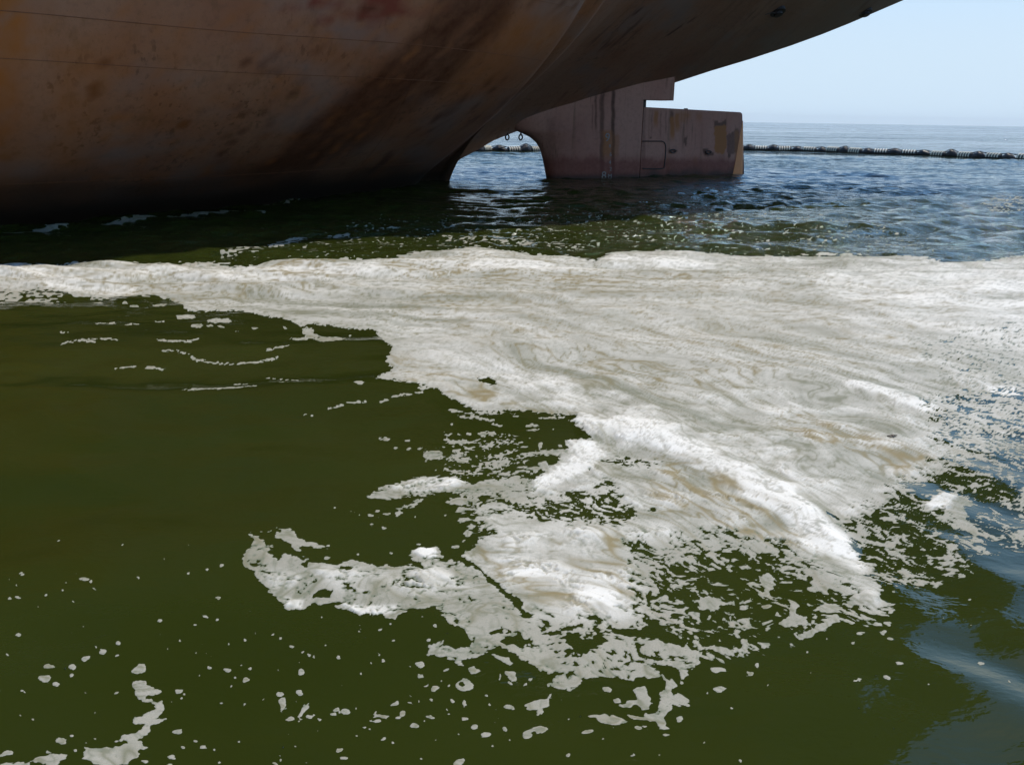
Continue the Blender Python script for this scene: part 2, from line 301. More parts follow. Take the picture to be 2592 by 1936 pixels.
# long lower-left spit and the lacework under it
SPIT = [(612, 1439), (620, 1412), (641, 1383), (625, 1358), (639, 1352), (656, 1375), (691, 1395), (679, 1412), (708, 1429), (720, 1408), (733, 1416), (766, 1420), (807, 1437), (850, 1436), (874, 1426), (899, 1422), (936, 1433), (998, 1437), (1040, 1432), (1070, 1440), (1066, 1428), (1027, 1408), (1056, 1391), (1106, 1387), (1119, 1416), (1164, 1420), (1214, 1441), (1248, 1483), (1297, 1520), (1326, 1557), (1376, 1586), (1460, 1590), (1560, 1600), (1640, 1610), (1700, 1620), (1770, 1650), (1775, 1668),
 (1756, 1694), (1728, 1720), (1720, 1746), (1756, 1772), (1740, 1782), (1700, 1775), (1690, 1790), (1670, 1810), (1697, 1834), (1674, 1836), (1650, 1812), (1592, 1806), (1640, 1795), (1674, 1775), (1672, 1745), (1690, 1715), (1640, 1705), (1580, 1708), (1493, 1700), (1440, 1729), (1390, 1727), (1370, 1700), (1331, 1657), (1264, 1628), (1214, 1649), (1173, 1657), (1170, 1674), (1160, 1674), (1135, 1653), (1086, 1645), (1084, 1628), (1098, 1620), (1115, 1615), (1148, 1628), (1185, 1624), (1187, 1600), (1123, 1557), (1094, 1537), (1032, 1541), (1002, 1566), (965, 1555), (915, 1557), (857, 1541), (861, 1520), (824, 1532), (791, 1528), (766, 1541), (720, 1541), (699, 1516), (666, 1483), (637, 1453)]
cov.add(SPIT, 0.90, 10)
cov.add(crop(500, 1250, .4153, 380,250, 390,240, 500,245, 475,215, 575,232, 600,290, 690,310, 750,330, 810,328, 750,355, 700,350, 640,330, 612,378, 590,370, 570,320, 480,280, 470,255), .95, 8)
cov.add([(1340, 1600), (1500, 1600), (1640, 1620), (1740, 1660), (1640, 1690), (1500, 1680), (1400, 1660)], .74, 24, 'set')
for q in ([(1365,1580),(1425,1568),(1440,1580),(1400,1596),(1375,1592)], [(1420,1600),(1450,1588),(1510,1590),(1545,1615),(1520,1625),(1480,1648),(1455,1640),(1440,1625)], [(1255,1615),(1290,1606),(1325,1614),(1290,1622)], [(1300,1602),(1345,1605),(1335,1620),(1305,1622)], [(790,1512),(820,1490),(850,1500),(840,1515)], [(862,1483),(900,1492),(930,1502),(900,1500)], [(862,1440),(885,1437),(888,1446),(870,1448)], [(765,1433),(778,1430),(778,1442),(768,1444)], [(1230,1590),(1245,1600),(1300,1590),(1270,1578)], [(1335,1700),(1355,1694),(1400,1700),(1390,1712)], [(1600,1682),(1690,1676),(1720,1700),(1728,1740),(1700,1760),(1712,1720),(1660,1690)]): cov.add(q, 0.0, 8, 'set')
LACE2 = [(1605, 1376), (1700, 1365), (1826, 1350), (2030, 1380), (2110, 1450), (2180, 1490), (2250, 1500), (2255, 1560), (2110, 1590), (2018, 1622), (1960, 1641), (1861, 1659), (1779, 1664), (1662, 1560), (1620, 1490)]
cov.add(LACE2, .47, 40)
cov.add([(1860, 1400), (2010, 1400), (2120, 1480), (2140, 1530), (2000, 1600), (1860, 1640), (1780, 1600), (1700, 1500), (1780, 1450)], .20, 50, 'set')
for q in (crop(1300, 1250, .5841, 1060,340, 1110,335, 1140,380, 1100,430, 1080,440, 1085,380), crop(1300, 1250, .5841, 1170,445, 1190,450, 1245,480, 1225,530, 1275,545, 1270,575, 1190,588, 1150,570, 1160,550, 1205,530, 1195,480), crop(1300, 1250, .5841, 1225,620, 1290,595, 1350,560, 1390,540, 1400,565, 1340,600, 1260,640, 1235,640),
          crop(1300, 1250, .5841, 845,655, 900,650, 955,680, 950,695, 890,690), crop(1300, 1250, .5841, 1045,640, 1110,640, 1120,655, 1085,672), crop(1300, 1250, .5841, 975,680, 1000,630, 1015,640, 1010,682), crop(1300, 1250, .5841, 1440,460, 1500,420, 1560,470, 1590,490, 1570,510, 1520,480, 1480,490, 1460,500),
          crop(1300, 1250, .5841, 510,730, 600,725, 630,760, 620,785, 560,785, 555,760), crop(1300, 1250, .5841, 45,870, 150,850, 150,880, 115,895, 128,930, 100,905, 50,880), crop(1300, 1250, .5841, 500,940, 600,945, 650,905, 690,900, 650,950, 680,1000, 640,1005, 620,975, 510,955),
          crop(1300, 1250, .5841, 515,830, 560,818, 605,860, 580,915, 545,920, 520,885, 470,910, 460,895, 530,870), crop(1300, 1250, .5841, 40,1000, 110,978, 140,985, 130,1008, 80,1000, 70,1035, 45,1030)): cov.add(q, 1.0, 7)
for a in [(850,465,60,33),(1370,500,62,24),(880,757,32,12),(893,837,22,12),(1060,738,12,14),(1018,775,10,10),(720,960,18,12),(415,960,55,22),(370,937,42,9),(325,1007,20,9),(450,872,16,10),(410,822,20,12),(545,997,14,8),(580,990,12,6),(233,1117,10,10),(510,1115,8,4),(640,1127,10,5),(660,1030,12,5),(2020,737,14,9),(2140,823,10,8),(1665,748,15,7),(1620,808,13,6),(1495,808,10,5),(1465,660,14,6),(1510,620,16,9),(1625,640,22,8),(1595,610,15,12),(1625,572,20,11),(1578,575,25,9),(1465,575,18,8),(1638,517,12,10),(1620,478,18,9),(1950,343,18,8),(1647,413,10,7),(1095,488,22,12),(990,488,22,10),(1185,367,24,9),(1330,402,55,11),(1000,545,28,10),(1150,522,12,10),(690,540,22,10),(1660,235,30,14),(1100,350,30,20),(1520,582,16,5)]:
    cov.ell(1300+a[0]*.5841, 1250+a[1]*.5841, a[2]*.5841, a[3]*.5841)
for a_, b_ in (((1604, 1370), (1628, 1484)), ((1628, 1484), (1632, 1550)), ((1620, 1556), (1475, 1570)), ((1475, 1570), (1350, 1560)), ((1604, 1382), (1826, 1358)), ((1826, 1358), (1990, 1385)), ((1990, 1385), (2150, 1500)), ((1224, 1290), (1220, 1330)), ((1345, 1240), (1240, 1262)), ((2136, 1318), (2240, 1262)), ((2240, 1262), (2370, 1180)), ((2370, 1180), (2480, 1150))):
    a_, b_ = np.array(a_, float), np.array(b_, float); d_ = (b_-a_)/np.hypot(*(b_-a_)); q_ = np.array([-d_[1], d_[0]])*26
    cov.add([a_-d_*10+q_, b_+d_*10+q_, b_+d_*10-q_, a_-d_*10-q_], .80, 40, 'set')
# right-hand speckled field
R1 = [(2136, 1315), (2244, 1262), (2365, 1181), (2486, 1155), (2592, 1150), (3300, 1160), (3300, 1420), (2592, 1385), (2527, 1403), (2446, 1440), (2380, 1462), (2300, 1468), (2176, 1430), (2150, 1370)]
cov.add(R1, .52, 60)
cov.add([(2300, 1230), (2480, 1180), (2592, 1200), (3300, 1200), (3300, 1420), (2592, 1360), (2400, 1420), (2300, 1400), (2260, 1340)], .32, 70, 'set')
cov.add([(2090, 1370), (2200, 1380), (2330, 1440), (2290, 1475), (2180, 1450)], .62, 26)
cov.add(crop(1700, 1000, .4033, 1640,640, 1720,590, 1840,620, 1930,680, 1850,700, 1870,780, 1930,880, 1900,900, 1800,800, 1700,720, 1600,740, 1560,720), .97, 16)
cov.add(crop(1700, 1000, .4033, 1080,785, 1160,785, 1180,800, 1110,815), 0, 8, 'set'); cov.add(crop(1700, 1000, .4033, 970,735, 1020,740, 1050,765, 1010,765), 0, 6, 'set')
cov.add(crop(1700, 1000, .4033, 1100,905, 1250,930, 1360,975, 1340,985, 1200,950), 0, 9, 'set')
cov.add(crop(1700, 1000, .4033, 1900,945, 1960,925, 1985,960, 1930,990), .95, 8)
# bluish rippled margin on the far right, thin foam
cov.add([(2330, 1010), (2592, 960), (3300, 950), (3300, 1150), (2592, 1150), (2440, 1150), (2360, 1120)], .70, 60, 'set')
cov.add([(2300, 860), (2592, 800), (3300, 780), (3300, 960), (2592, 960), (2400, 980)], .88, 50, 'set')
# far side fringe
cov.add([(450, 655), (620, 640), (760, 612), (860, 596), (980, 596), (1180, 590), (1300, 600), (1300, 632), (1180, 634), (900, 650), (640, 662)], .13, 30)
cov.line([(560, 645), (660, 632), (745, 613), (800, 602), (860, 597), (905, 603)], 5, .62)
cov.add([(850, 560), (1200, 540), (1700, 520), (2150, 545), (2350, 600), (2450, 640), (2000, 640), (1700, 636), (1300, 630), (1000, 640)], .15, 60)
cov.add([(1100, 598), (1300, 604), (1500, 620), (1480, 636), (1300, 622), (1120, 616)], .34, 16)
cov.add([(2470, 512), (2540, 490), (2620, 500), (2700, 520), (2640, 545), (2520, 540)], .42, 20)
# filaments on the smooth water at the left, sky glints drawn as thin foam
for q in ([(155,880),(170,872),(205,868),(240,873)], [(210,866),(260,864),(300,868)], [(400,868),(440,873),(480,872),(505,862)], [(412,896),(450,896),(485,907),(500,916)], [(485,912),(560,922),(640,921),(690,910),(702,907)], [(675,893),(700,886),(735,880)], [(290,935),(330,930),(390,932),(415,934)], [(465,1003),(520,1000),(580,998),(610,995)], [(560,997),(650,990)], [(678,958),(720,965),(755,972)], [(595,979),(625,978)], [(830,1038),(880,1025),(925,1019)], [(960,1022),(1000,1010),(1070,998)], [(1138,1040),(1180,1048),(1300,1054)], [(1190,1052),(1215,1064),(1250,1067)], [(1160,1056),(1200,1062)], [(1248,1076),(1270,1082)], [(1330,1083),(1368,1083)], [(1330,1093),(1368,1093)], [(1365,1064),(1430,1062)], [(240,820),(290,818)], [(320,822),(350,819)], [(390,812),(416,811)], [(155,845),(172,843)], [(770,1051),(790,1052)], [(708,977),(722,978)]):
    cov.line(q, 2.6, .80)
# hull-side foam line
cov.line([(-60, 598), (40, 588), (125, 580), (200, 571), (300, 561), (400, 550), (500, 541), (560, 536), (630, 532), (670, 539)], 1.7, 1.4); cov.line([(660, 523), (720, 513), (765, 508)], 1.8, .55)
# bottom-left strands
cov.add([(340,1715),(361,1709),(374,1719),(407,1727),(407,1736),(374,1740),(370,1750),(407,1754),(407,1773),(382,1798),(424,1788),(424,1795),(386,1811),(382,1827),(345,1848),(367,1865),(345,1889),(307,1910),(286,1915),(282,1960),(225,1960),(249,1910),(228,1910),(199,1898),(212,1869),(233,1869),(266,1871),(316,1856),(310,1848),(266,1862),(307,1840),(374,1815),(345,1806),(349,1794),(390,1773),(386,1759),(342,1750)], 1.0, 8)
cov.add([(-60,1925),(0,1916),(37,1910),(95,1898),(125,1885),(158,1889),(162,1902),(141,1912),(148,1960),(88,1960),(112,1912),(70,1908),(62,1931),(33,1931),(20,1920)], 1.0, 8); cov.line([(-30,1895),(22,1886)], 4, .9)
for a in [(300,1035,30,12),(265,1110,40,22),(345,1130,18,10),(427,1080,18,12),(440,1040,25,18),(520,995,18,12),(618,962,25,14),(710,978,15,10),(835,1043,42,18,-.5),(125,660,20,10),(78,660,10,7),(505,555,24,11),(558,566,12,5),(372,1462,30,22),(1075,1165,20,12),(1075,1385,32,22),(1020,1605,30,20),(1030,1542,25,10),(1115,1480,15,8),(1230,1470,12,8),(110,870,24,10,-.6),(1385,1047,18,12),(1430,1088,13,9),(1505,1105,20,9,-.6),(1263,757,20,7),(1325,771,14,5),(1185,806,12,8),(1358,463,14,10),(1330,1570,12,8),(180,1332,6,6),(1605,1208,10,10),(285,643,10,5),(585,612,10,5),(715,910,8,6),(440,1510,12,5),(588,1443,8,8),(860,1566,14,5),(435,1420,12,6,-.5),(280,1525,14,10),(1145,513,9,6),(1182,545,8,5),(130,1185,10,5),(710,1176,14,5),(1100,1198,8,5),(1042,1218,9,5)]:
    cov.ell(a[0]*.4152, 1250+a[1]*.4152, max(a[2]*.4152, 3.6), max(a[3]*.4152, 3.0), rot=(a[4] if len(a) > 4 else 0))
for a in [(580,913,18,6),(630,1055,22,14),(500,1168,20,12,-.3),(627,1168,26,14,-.3),(520,1230,26,35),(640,1265,46,24,-.8),(565,1310,28,15),(690,1302,25,12),(830,1260,20,10),(900,1272,30,12),(1115,1295,42,10),(1078,1323,22,10),(1200,1232,28,12,-.3),(1255,1280,26,16),(1322,1358,18,16),(1415,1308,25,8,.3),(853,1500,22,14),(895,1553,14,7),(1595,1590,40,33),(1350,1010,18,16),(1355,1075,28,10,.3),(1442,1150,18,14,-.5),(1525,1032,22,10,-.4),(1680,1040,32,28),(1553,1210,20,15),(1628,1225,18,22),(1755,1178,13,8),(1900,1245,28,14,.3),(1680,1365,25,18),(1765,1415,38,16,.3),(1865,1385,12,12),(1625,1328,18,8),(2060,1235,55,28,-.5),(2080,1280,14,26),(1915,1070,42,22,.5),(1860,985,80,12,.35),(2138,1185,15,12),(1570,328,22,10),(1640,243,25,14),(1352,315,9,7),(1178,362,9,8),(55,757,20,6),(793,410,25,12),(455,1585,24,9,.6),(80,1650,30,8),(2080,1395,42,24),(2010,1430,30,26),(1295,1228,14,7),(720,1285,18,6),(810,1285,16,7),(1220,1305,16,9),(970,1415,16,5),(1130,1437,16,5),(1910,1110,18,9,.4),(2025,1090,12,9),(1020,1362,8,5),(1370,1563,8,7),(1440,1445,9,6),(760,905,6,5),(675,967,8,4),(1190,875,14,5),(1450,795,14,6),(1405,870,10,6)]:
    cov.ell(500+a[0]*.4153, 1250+a[1]*.4153, max(a[2]*.4153, 3.4), max(a[3]*.4153, 2.8), rot=(a[4] if len(a) > 4 else 0))
cov.ell(500+1630*.4153, 1250+1118*.4153, 19, 12, .95, -.3, True)
# random small flecks in the drifting swarms
for (x, y, sx, sy, k) in ((180, 1480, 150, 60, 30), (760, 1640, 170, 60, 46), (950, 1780, 330, 60, 70), (560, 1600, 90, 60, 22), (1180, 1740, 140, 60, 40), (180, 1720, 150, 80, 20), (1950, 1660, 250, 70, 22), (1500, 1820, 300, 60, 18), (2400, 1520, 130, 60, 10), (1270, 1180, 120, 50, 60), (960, 1300, 90, 20, 14), (620, 1800, 350, 80, 24)):
    for _ in range(k):
        r = .8+2.0*random.random()**3;
        if random.random() < .3: continue
        cov.ell(random.gauss(x, sx), random.gauss(y, sy), r*1.5+1.2, r+1.2, .80+.3*random.random(), random.uniform(-.4, .4))
# thickness (whiteness) and brown scum maps
thk = Map()
thk.add(MAIN, .34, 60)
thk.add([(1464, 1060), (1560, 1068), (1660, 1092), (1760, 1130), (1850, 1180), (1930, 1205), (2010, 1232), (2060, 1275), (2130, 1330), (2200, 1420), (2180, 1450), (2080, 1400), (1980, 1330), (1880, 1262), (1780, 1205), (1660, 1150), (1560, 1118), (1500, 1116), (1450, 1075)], 1.0, 56)
thk.add([(1430, 1119), (1500, 1120), (1545, 1150), (1500, 1190), (1400, 1235), (1350, 1250), (1350, 1215), (1440, 1160)], .9, 26)
thk.add([(2130, 970), (2200, 972), (2290, 1000), (2400, 1040), (2340, 1045), (2230, 1010), (2140, 985)], 1.0, 16); thk.add([(2490, 980), (2560, 975), (2592, 1000), (2520, 1008)], .9, 14); thk.add([(2510, 1075), (2600, 1095), (2620, 1112), (2540, 1092)], .8, 14)
thk.add([(-100, 672), (300, 668), (540, 672), (700, 664), (860, 668), (1000, 660), (1100, 648), (1200, 636), (1400, 656), (1700, 650), (1900, 670), (1500, 690), (1200, 700), (900, 700), (500, 706), (200, 700), (-100, 700)], .72, 26)
thk.add([(100, 702), (170, 700), (230, 708), (350, 724), (340, 742), (250, 748), (190, 742), (120, 728)], .70, 16)
thk.add([(1190, 1400), (1330, 1370), (1500, 1380), (1560, 1450), (1590, 1540), (1480, 1560), (1380, 1540), (1280, 1470)], .58, 50)
thk.add([(2592, 650), (2250, 660), (2000, 700), (2200, 800), (2400, 860), (2592, 900), (3200, 900), (3200, 650)], .74, 60)
thk.add(crop(1700, 1000, .4033, 1560,700, 1700,600, 1800,620, 1760,700, 1650,740), .9, 20)
thk.add([(985, 1230), (1050, 1216), (1120, 1206), (1180, 1226), (1120, 1240), (1030, 1250)], .62, 14); thk.add([(1045, 1400), (1070, 1392), (1100, 1392), (1110, 1415), (1075, 1415)], .9, 10)
thk.add([(865, 1528), (1020, 1528), (1000, 1550), (915, 1554)], .85, 12); thk.add([(720, 1515), (770, 1520), (765, 1538), (722, 1538)], .75, 10); thk.add([(800, 1450), (1100, 1440), (1200, 1490), (1050, 1520), (850, 1500)], .42, 50)
thk.add([(655, 1440), (760, 1460), (740, 1500), (690, 1495)], .25, 20)
brn = Map()
brn.add([(640, 676), (730, 660), (880, 672), (900, 690), (700, 700)], .85, 26); brn.add([(960, 664), (1260, 648), (1480, 680), (1800, 700), (1700, 720), (1300, 720), (1000, 700)], .6, 50)
brn.add([(1900, 770), (2040, 770), (2080, 790), (2000, 805), (1900, 795)], .55, 26); brn.add([(980, 890), (1200, 960), (1400, 1060), (1300, 1045), (1100, 980), (990, 960)], .6, 50)
brn.add([(1650, 1150), (1900, 1230), (2100, 1340), (2080, 1370), (1800, 1350), (1640, 1300)], .55, 60); brn.add([(1200, 1380), (1560, 1340), (1600, 1500), (1450, 1560), (1300, 1500)], .4, 50)
brn.add([(1980, 1080), (2150, 1090), (2360, 1160), (2300, 1200), (2180, 1180), (2050, 1120)], .6, 40); brn.add([(1900, 1010), (2150, 1080), (2040, 1110), (1930, 1060)], .5, 40)
brn.add([(0, 672), (600, 680), (900, 720), (500, 760), (0, 720)], .35, 60); brn.add([(1100, 700), (1900, 690), (2500, 740), (2300, 900), (1700, 1000), (1200, 900), (1000, 800)], .34, 90)
rot = Map(); rot.add([(1250, 800), (1800, 800), (3500, 900), (3500, 2500), (1500, 2500), (1450, 1500), (1300, 1150), (1050, 960)], 1.0, 260)
ridge = Map(); ridge.add([(1464, 1062), (1560, 1066), (1700, 1098), (1850, 1170), (1960, 1215), (2060, 1275), (2160, 1380), (2100, 1380), (1980, 1310), (1850, 1240), (1700, 1165), (1560, 1115), (1480, 1110)], 1.0, 60)
ridge.add([(600, 690), (680, 664), (780, 658), (900, 668), (1000, 662), (1200, 632), (1300, 640), (1250, 665), (1000, 684), (800, 692)], .9, 26); ridge.add([(70, 716), (150, 702), (230, 708), (280, 722), (150, 728)], .8, 20)
ridge.add([(2150, 972), (2280, 990), (2400, 1036), (2300, 1030), (2180, 1000)], .6, 24); ridge.add([(1500, 662), (1620, 640), (1800, 645), (1900, 660), (1700, 680)], .6, 24)

# ------------------------------------------------------------------ water surface
def waves(X, Y, chop, calm):
    z = np.zeros_like(X); r = np.random.default_rng(21)
    wx = X + 0.35*perlin(X*0.35, Y*0.35, 40); wy = Y + 0.35*perlin(X*0.35, Y*0.35, 41)
    for lam, amp, spread, n in ((7.0, .020, .5, 4), (3.2, .013, .7, 6), (1.6, .0085, .8, 8), (.85, .0050, .9, 9), (.45, .0026, 1.0, 9)):
        for i in range(n):
            l = lam*r.uniform(.75, 1.3); a = -math.pi/2+0.15+r.normal()*spread*.7; k = 2*math.pi/l; ph = r.uniform(0, 6.28); am = amp*r.uniform(.6, 1.3)
            s = np.sin(k*(math.cos(a)*wx+math.sin(a)*wy)+ph)
            z += am*s*(1.0 if lam > 3 else chop) if lam > .5 else am*s*chop*calm
    grp = 0.75+0.5*perlin(X*0.22, Y*0.3, 44)
    return z*np.clip(grp, .25, 1.3)
Q = 1.0
rows = [2.3]
while rows[-1] < 78:
    D = rows[-1]; rows.append(D+max(.004, min(D*D/2170.*1.12*Q, .075*Q+max(0, D-30)*.0045)))
rows = np.array(rows, np.float32); cols = np.concatenate([np.linspace(-1.5, -.73, 110, endpoint=False), np.arange(-.73, .73, .00150*Q), np.linspace(.73, 1.5, 110)]).astype(np.float32)
NR, NC = len(rows), len(cols)
T, Dg = np.meshgrid(cols, rows); X = (T*Dg).ravel(); Y = Dg.ravel().astype(np.float32)
# measured position of each surface point in the survey photo
qx = X; qy = Y; qz = -H_EYE
dz = qy*_F[1]+qz*_F[2]; px = PW/2+FPX*(qx*_R[0]+qy*_R[1]+qz*_R[2])/dz; py = PH/2-FPX*(qx*_U[0]+qy*_U[1]+qz*_U[2])/dz
edge = sst(1.49, 1.2, np.abs(T.ravel()))*sst(78, 66, Y)*sst(2.3, 2.7, Y)
# ragged outline: warp the lookup
sc_px = FPX/np.maximum(Y, 3)*.0022
wpx = px+sc_px*(7*perlin(X*9, Y*9, 1)+5*perlin(X*22, Y*22, 2)); wpy = py+sc_px*(2.6*perlin(X*9, Y*9, 3)+2.0*perlin(X*22, Y*22, 4))
c = cov.get(wpx, wpy)
def box_blur(A, k):
    for ax in (0, 1):
        P_ = np.pad(A, [(k+1, k) if i == ax else (0, 0) for i in (0, 1)], mode='edge').cumsum(ax, dtype=np.float64)
        A = ((np.take(P_, range(2*k+1, P_.shape[ax]), ax)-np.take(P_, range(0, P_.shape[ax]-2*k-1), ax))/(2*k+1)).astype(np.float32)
    return A
broad = Map(); broad.a = box_blur(box_blur(np.clip(cov.a, 0, 1), 11), 11)
foamy = sst(.35, .95, broad.get(px, py)); RW = rot.get(px, py)
chop_g = sst(9.5, 15, Y)*1.75*(1-.35*sst(30, 50, Y))+.26; chop_g = chop_g*(1-.35*foamy); chop_g += .40*sst(1300, 700, px)*sst(4.5, 7, Y)*sst(16, 12, Y); chop_g += .25*sst(1700, 2500, px)*sst(12, 7, Y)
Z = waves(X, Y, chop_g, 1-.6*foamy)*edge
lr = sst(1750, 2500, px)*sst(9, 5, Y); Z += edge*lr*(.016*np.sin(X*4.2+Y*1.8+2.2*perlin(X*.8, Y*.8, 50))+.010*np.sin(X*7+Y*5.5+2*perlin(X, Y, 51)))
Z += .045*ridge.get(px, py)*edge+.03*foamy*fbm(X*.55, Y*.75, 3, 60)*edge
V = np.stack([X, Y, Z], 1)
idx = (np.arange(NR)[:, None]*NC+np.arange(NC)[None, :])
a = idx[:-1, :-1].ravel(); b = idx[:-1, 1:].ravel(); cc = idx[1:, 1:].ravel(); d = idx[1:, :-1].ravel()
TRI = np.concatenate([np.stack([a, b, cc], 1), np.stack([a, cc, d], 1)])
nv = len(V); BIG = 26000.
k0, k1, k2, k3 = 0, NC-1, nv-1, nv-NC
# surrounding sheet: rings of flat sea out to the horizon
OV = []; OF = []
bl = list(idx[0, ::40])+[idx[0, -1]]; br_ = list(idx[::40, -1])+[idx[-1, -1]]; bt = (list(idx[-1, ::40])+[idx[-1, -1]])[::-1]; bleft = (list(idx[::40, 0])+[idx[-1, 0]])[::-1]
ring = []
for L in (bl, br_, bt, bleft):
    for i in L:
        if not ring or ring[-1] != i: ring.append(int(i))
if ring[0] == ring[-1]: ring.pop()
cen = np.array([0, 30.0]); prev = ring
for sc in (1.6, 4, 12, 50, 200, 700):
    cur = []
    for i in ring:
        p = V[i, :2]; q = cen+(p-cen)*sc*(1 if sc < 2 else 1); r_ = np.hypot(*(q-cen)); mix = min(1, max(0, (sc-1.6)/40)); rad = 40*sc; q = q*(1-mix)+(cen+(p-cen)/max(np.hypot(*(p-cen)), 1e-3)*rad)*mix
        cur.append(nv+len(OV)); OV.append((q[0], q[1], 0))
    n_ = len(ring)
    for k in range(n_):
        OF.append((prev[k], cur[k], cur[(k+1) % n_])); OF.append((prev[k], cur[(k+1) % n_], prev[(k+1) % n_]))
    prev = cur
OVa = np.array(OV, np.float32)
me = np_mesh('sea_water', np.concatenate([V, OVa]), np.concatenate([TRI, np.array(OF, np.int32)]))
rad_o = .12+.68*sst(8, 60, np.hypot(OVa[:, 0], OVa[:, 1]))
bump_amt = np.concatenate([(.04+.04*sst(1600, 2400, px)*sst(10, 5, Y)+.80*sst(9, 18, Y)*(1-.45*sst(24, 40, Y)))*(1-.5*foamy), rad_o]) ; rad_o = rad_o*.98
fattr(me, 'far', np.concatenate([.30*sst(20, 40, Y)+.48*sst(50, 76, Y), rad_o]))
fattr(me, 'chop', bump_amt)
link('sea_water', me, M_WATER)['kind'] = 'structure'
# ------------------------------------------------------------------ foam field and sheet
act = c > .015
Xa, Ya, ca, Ra = X[act], Y[act], c[act], RW[act]
def aniso(x, y, ang, st): return (x*math.cos(ang)+y*math.sin(ang))/st, (-x*math.sin(ang)+y*math.cos(ang))
wx = Xa+.05*perlin(Xa*5, Ya*5, 11); wy = Ya+.05*perlin(Xa*5, Ya*5, 12)
A0 = aniso(wx, wy, 0.0, 1.2); A1 = aniso(wx, wy, math.radians(-48), 1.45); FD = sst(9.5, 13, Ya)
n0 = .74*perlin(A0[0]*27, A0[1]*27, 5)+.50*perlin(A0[0]*58, A0[1]*58, 6)+.62*perlin(A0[0]*8, A0[1]*8, 7)+.2*perlin(A0[0]*120, A0[1]*120, 8)
nf = .8*perlin(Xa*8, Ya*14, 5)+.6*perlin(Xa*15, Ya*26, 6)+.4*perlin(Xa*2, Ya*4, 7); n0 = n0*(1-FD)+nf*FD
n1 = .74*perlin(A1[0]*27, A1[1]*27, 5)+.50*perlin(A1[0]*58, A1[1]*58, 6)+.62*perlin(A1[0]*8, A1[1]*8, 7)+.2*perlin(A1[0]*120, A1[1]*120, 8)
Ra_ = Ra; nn = n0*(1-Ra)+n1*Ra; nn = nn/np.sqrt((1-Ra)**2+Ra**2)
U_ = np.clip(uni(nn, .36), .004, .995)
Fld = np.full(nv, -1., np.float32); Fld[act] = ca-U_*np.clip(1.02-.12*sst(.8, 1, ca), 0, 1.)
Fld = np.where((edge < .02), -1, Fld)
# flow-aligned texture fields
pxa, pya = px[act], py[act]
w1 = .55*fbm(Xa*.5, Ya*.6, 3, 70); w2 = .55*fbm(Xa*.5, Ya*.6, 3, 73)
F0 = aniso(Xa+w1, Ya+w2, math.radians(-8), 2.6); F1 = aniso(Xa+w1*.7, Ya+w2*.7, math.radians(-55), 3.4)
def rid(P, s, sd):
    f = fbm(P[0]*s, P[1]*s, 3, sd, .6); return 1-np.minimum(np.abs(f)*5.0, 1)
fil = rid(F0, 2.3, 80)*(1-Ra)+rid(F1, 2.3, 80)*Ra
fil2 = rid(F0, 6.0, 84)*(1-Ra)+rid(F1, 6.0, 84)*Ra
str0 = fbm(F0[0]*1.2, F0[1]*3.2, 4, 90, .6)*(1-Ra)+fbm(F1[0]*1.2, F1[1]*3.2, 4, 90, .6)*Ra
bnd = fbm(F0[0]*.42, F0[1]*1.5, 3, 110, .5)*(1-Ra)+fbm(F1[0]*.42, F1[1]*1.5, 3, 110, .5)*Ra
cl = fbm(Xa*1.3+w1, Ya*1.6+w2, 4, 95)
cl2 = fbm(Xa*5+w1, Ya*6+w2, 3, 99)
th = thk.get(pxa+sc_px[act]*6*perlin(Xa*4, Ya*4, 30), pya+sc_px[act]*3*perlin(Xa*4, Ya*4, 31))
solid = sst(.6, .98, ca)
tw = np.clip(.12+2.2*th, 0, 1); tw = np.where(Ya < 0, 0, tw); near_ = sst(9.5, 6.5, Ya); bil = fbm(Xa*2.6+.6*w1, Ya*3.4+.6*w2, 3, 101, .45)
hi_ = 1-.75*sst(.6, .95, th); thick = np.clip(th+((.26-.14*near_)*str0*hi_+.24*cl*solid*hi_+.40*(bnd+.15)*solid*hi_+.14*cl2*hi_*(.4+.6*near_)+.62*near_*bil*solid*(1-.7*sst(.7, 1, th)))*tw, 0, 1)
bw = brn.get(pxa, pya)
fil3 = rid(F0, 13.0, 87)*(1-Ra)+rid(F1, 13.0, 87)*Ra
brown = np.clip((fil**2*1.25+fil2**2*.9)*(.15+bw)*(1-.75*sst(.75, 1, thick)), 0, 1)+np.clip(bw*.22*np.clip(cl+.3*str0, 0, 1), 0, .5)
grain = np.clip((fil2**2.5*.85+fil3**2*(.2+.35*near_)+fil**4*.55+np.clip(-bnd, 0, 1)*.30+np.clip(-str0, 0, 1)*.38+np.clip(-cl2-.3, 0, 1)*.3)*(1-.8*thick), 0, .75)*solid
def full(v):
    o = np.zeros(nv, np.float32); o[act] = v; return o
thick = thick*(.45+.55*sst(.0, .45, ca-U_))
thick_f, brown_f, grain_f = full(thick), full(np.clip(brown, 0, .8)), full(grain)
rel = full((.42+.58*near_)*sst(.04, .3, th)*(1-.5*sst(.7, 1, thick))*(.014*near_*np.clip(bil, -1, 1)*solid+.005*np.clip(str0, -1, 1)*(1-near_*.6)+.004*np.clip(cl2, -1, 1)+.018*np.clip(cl, -1, 1)*solid+.010*sst(.3, 1, thick)))
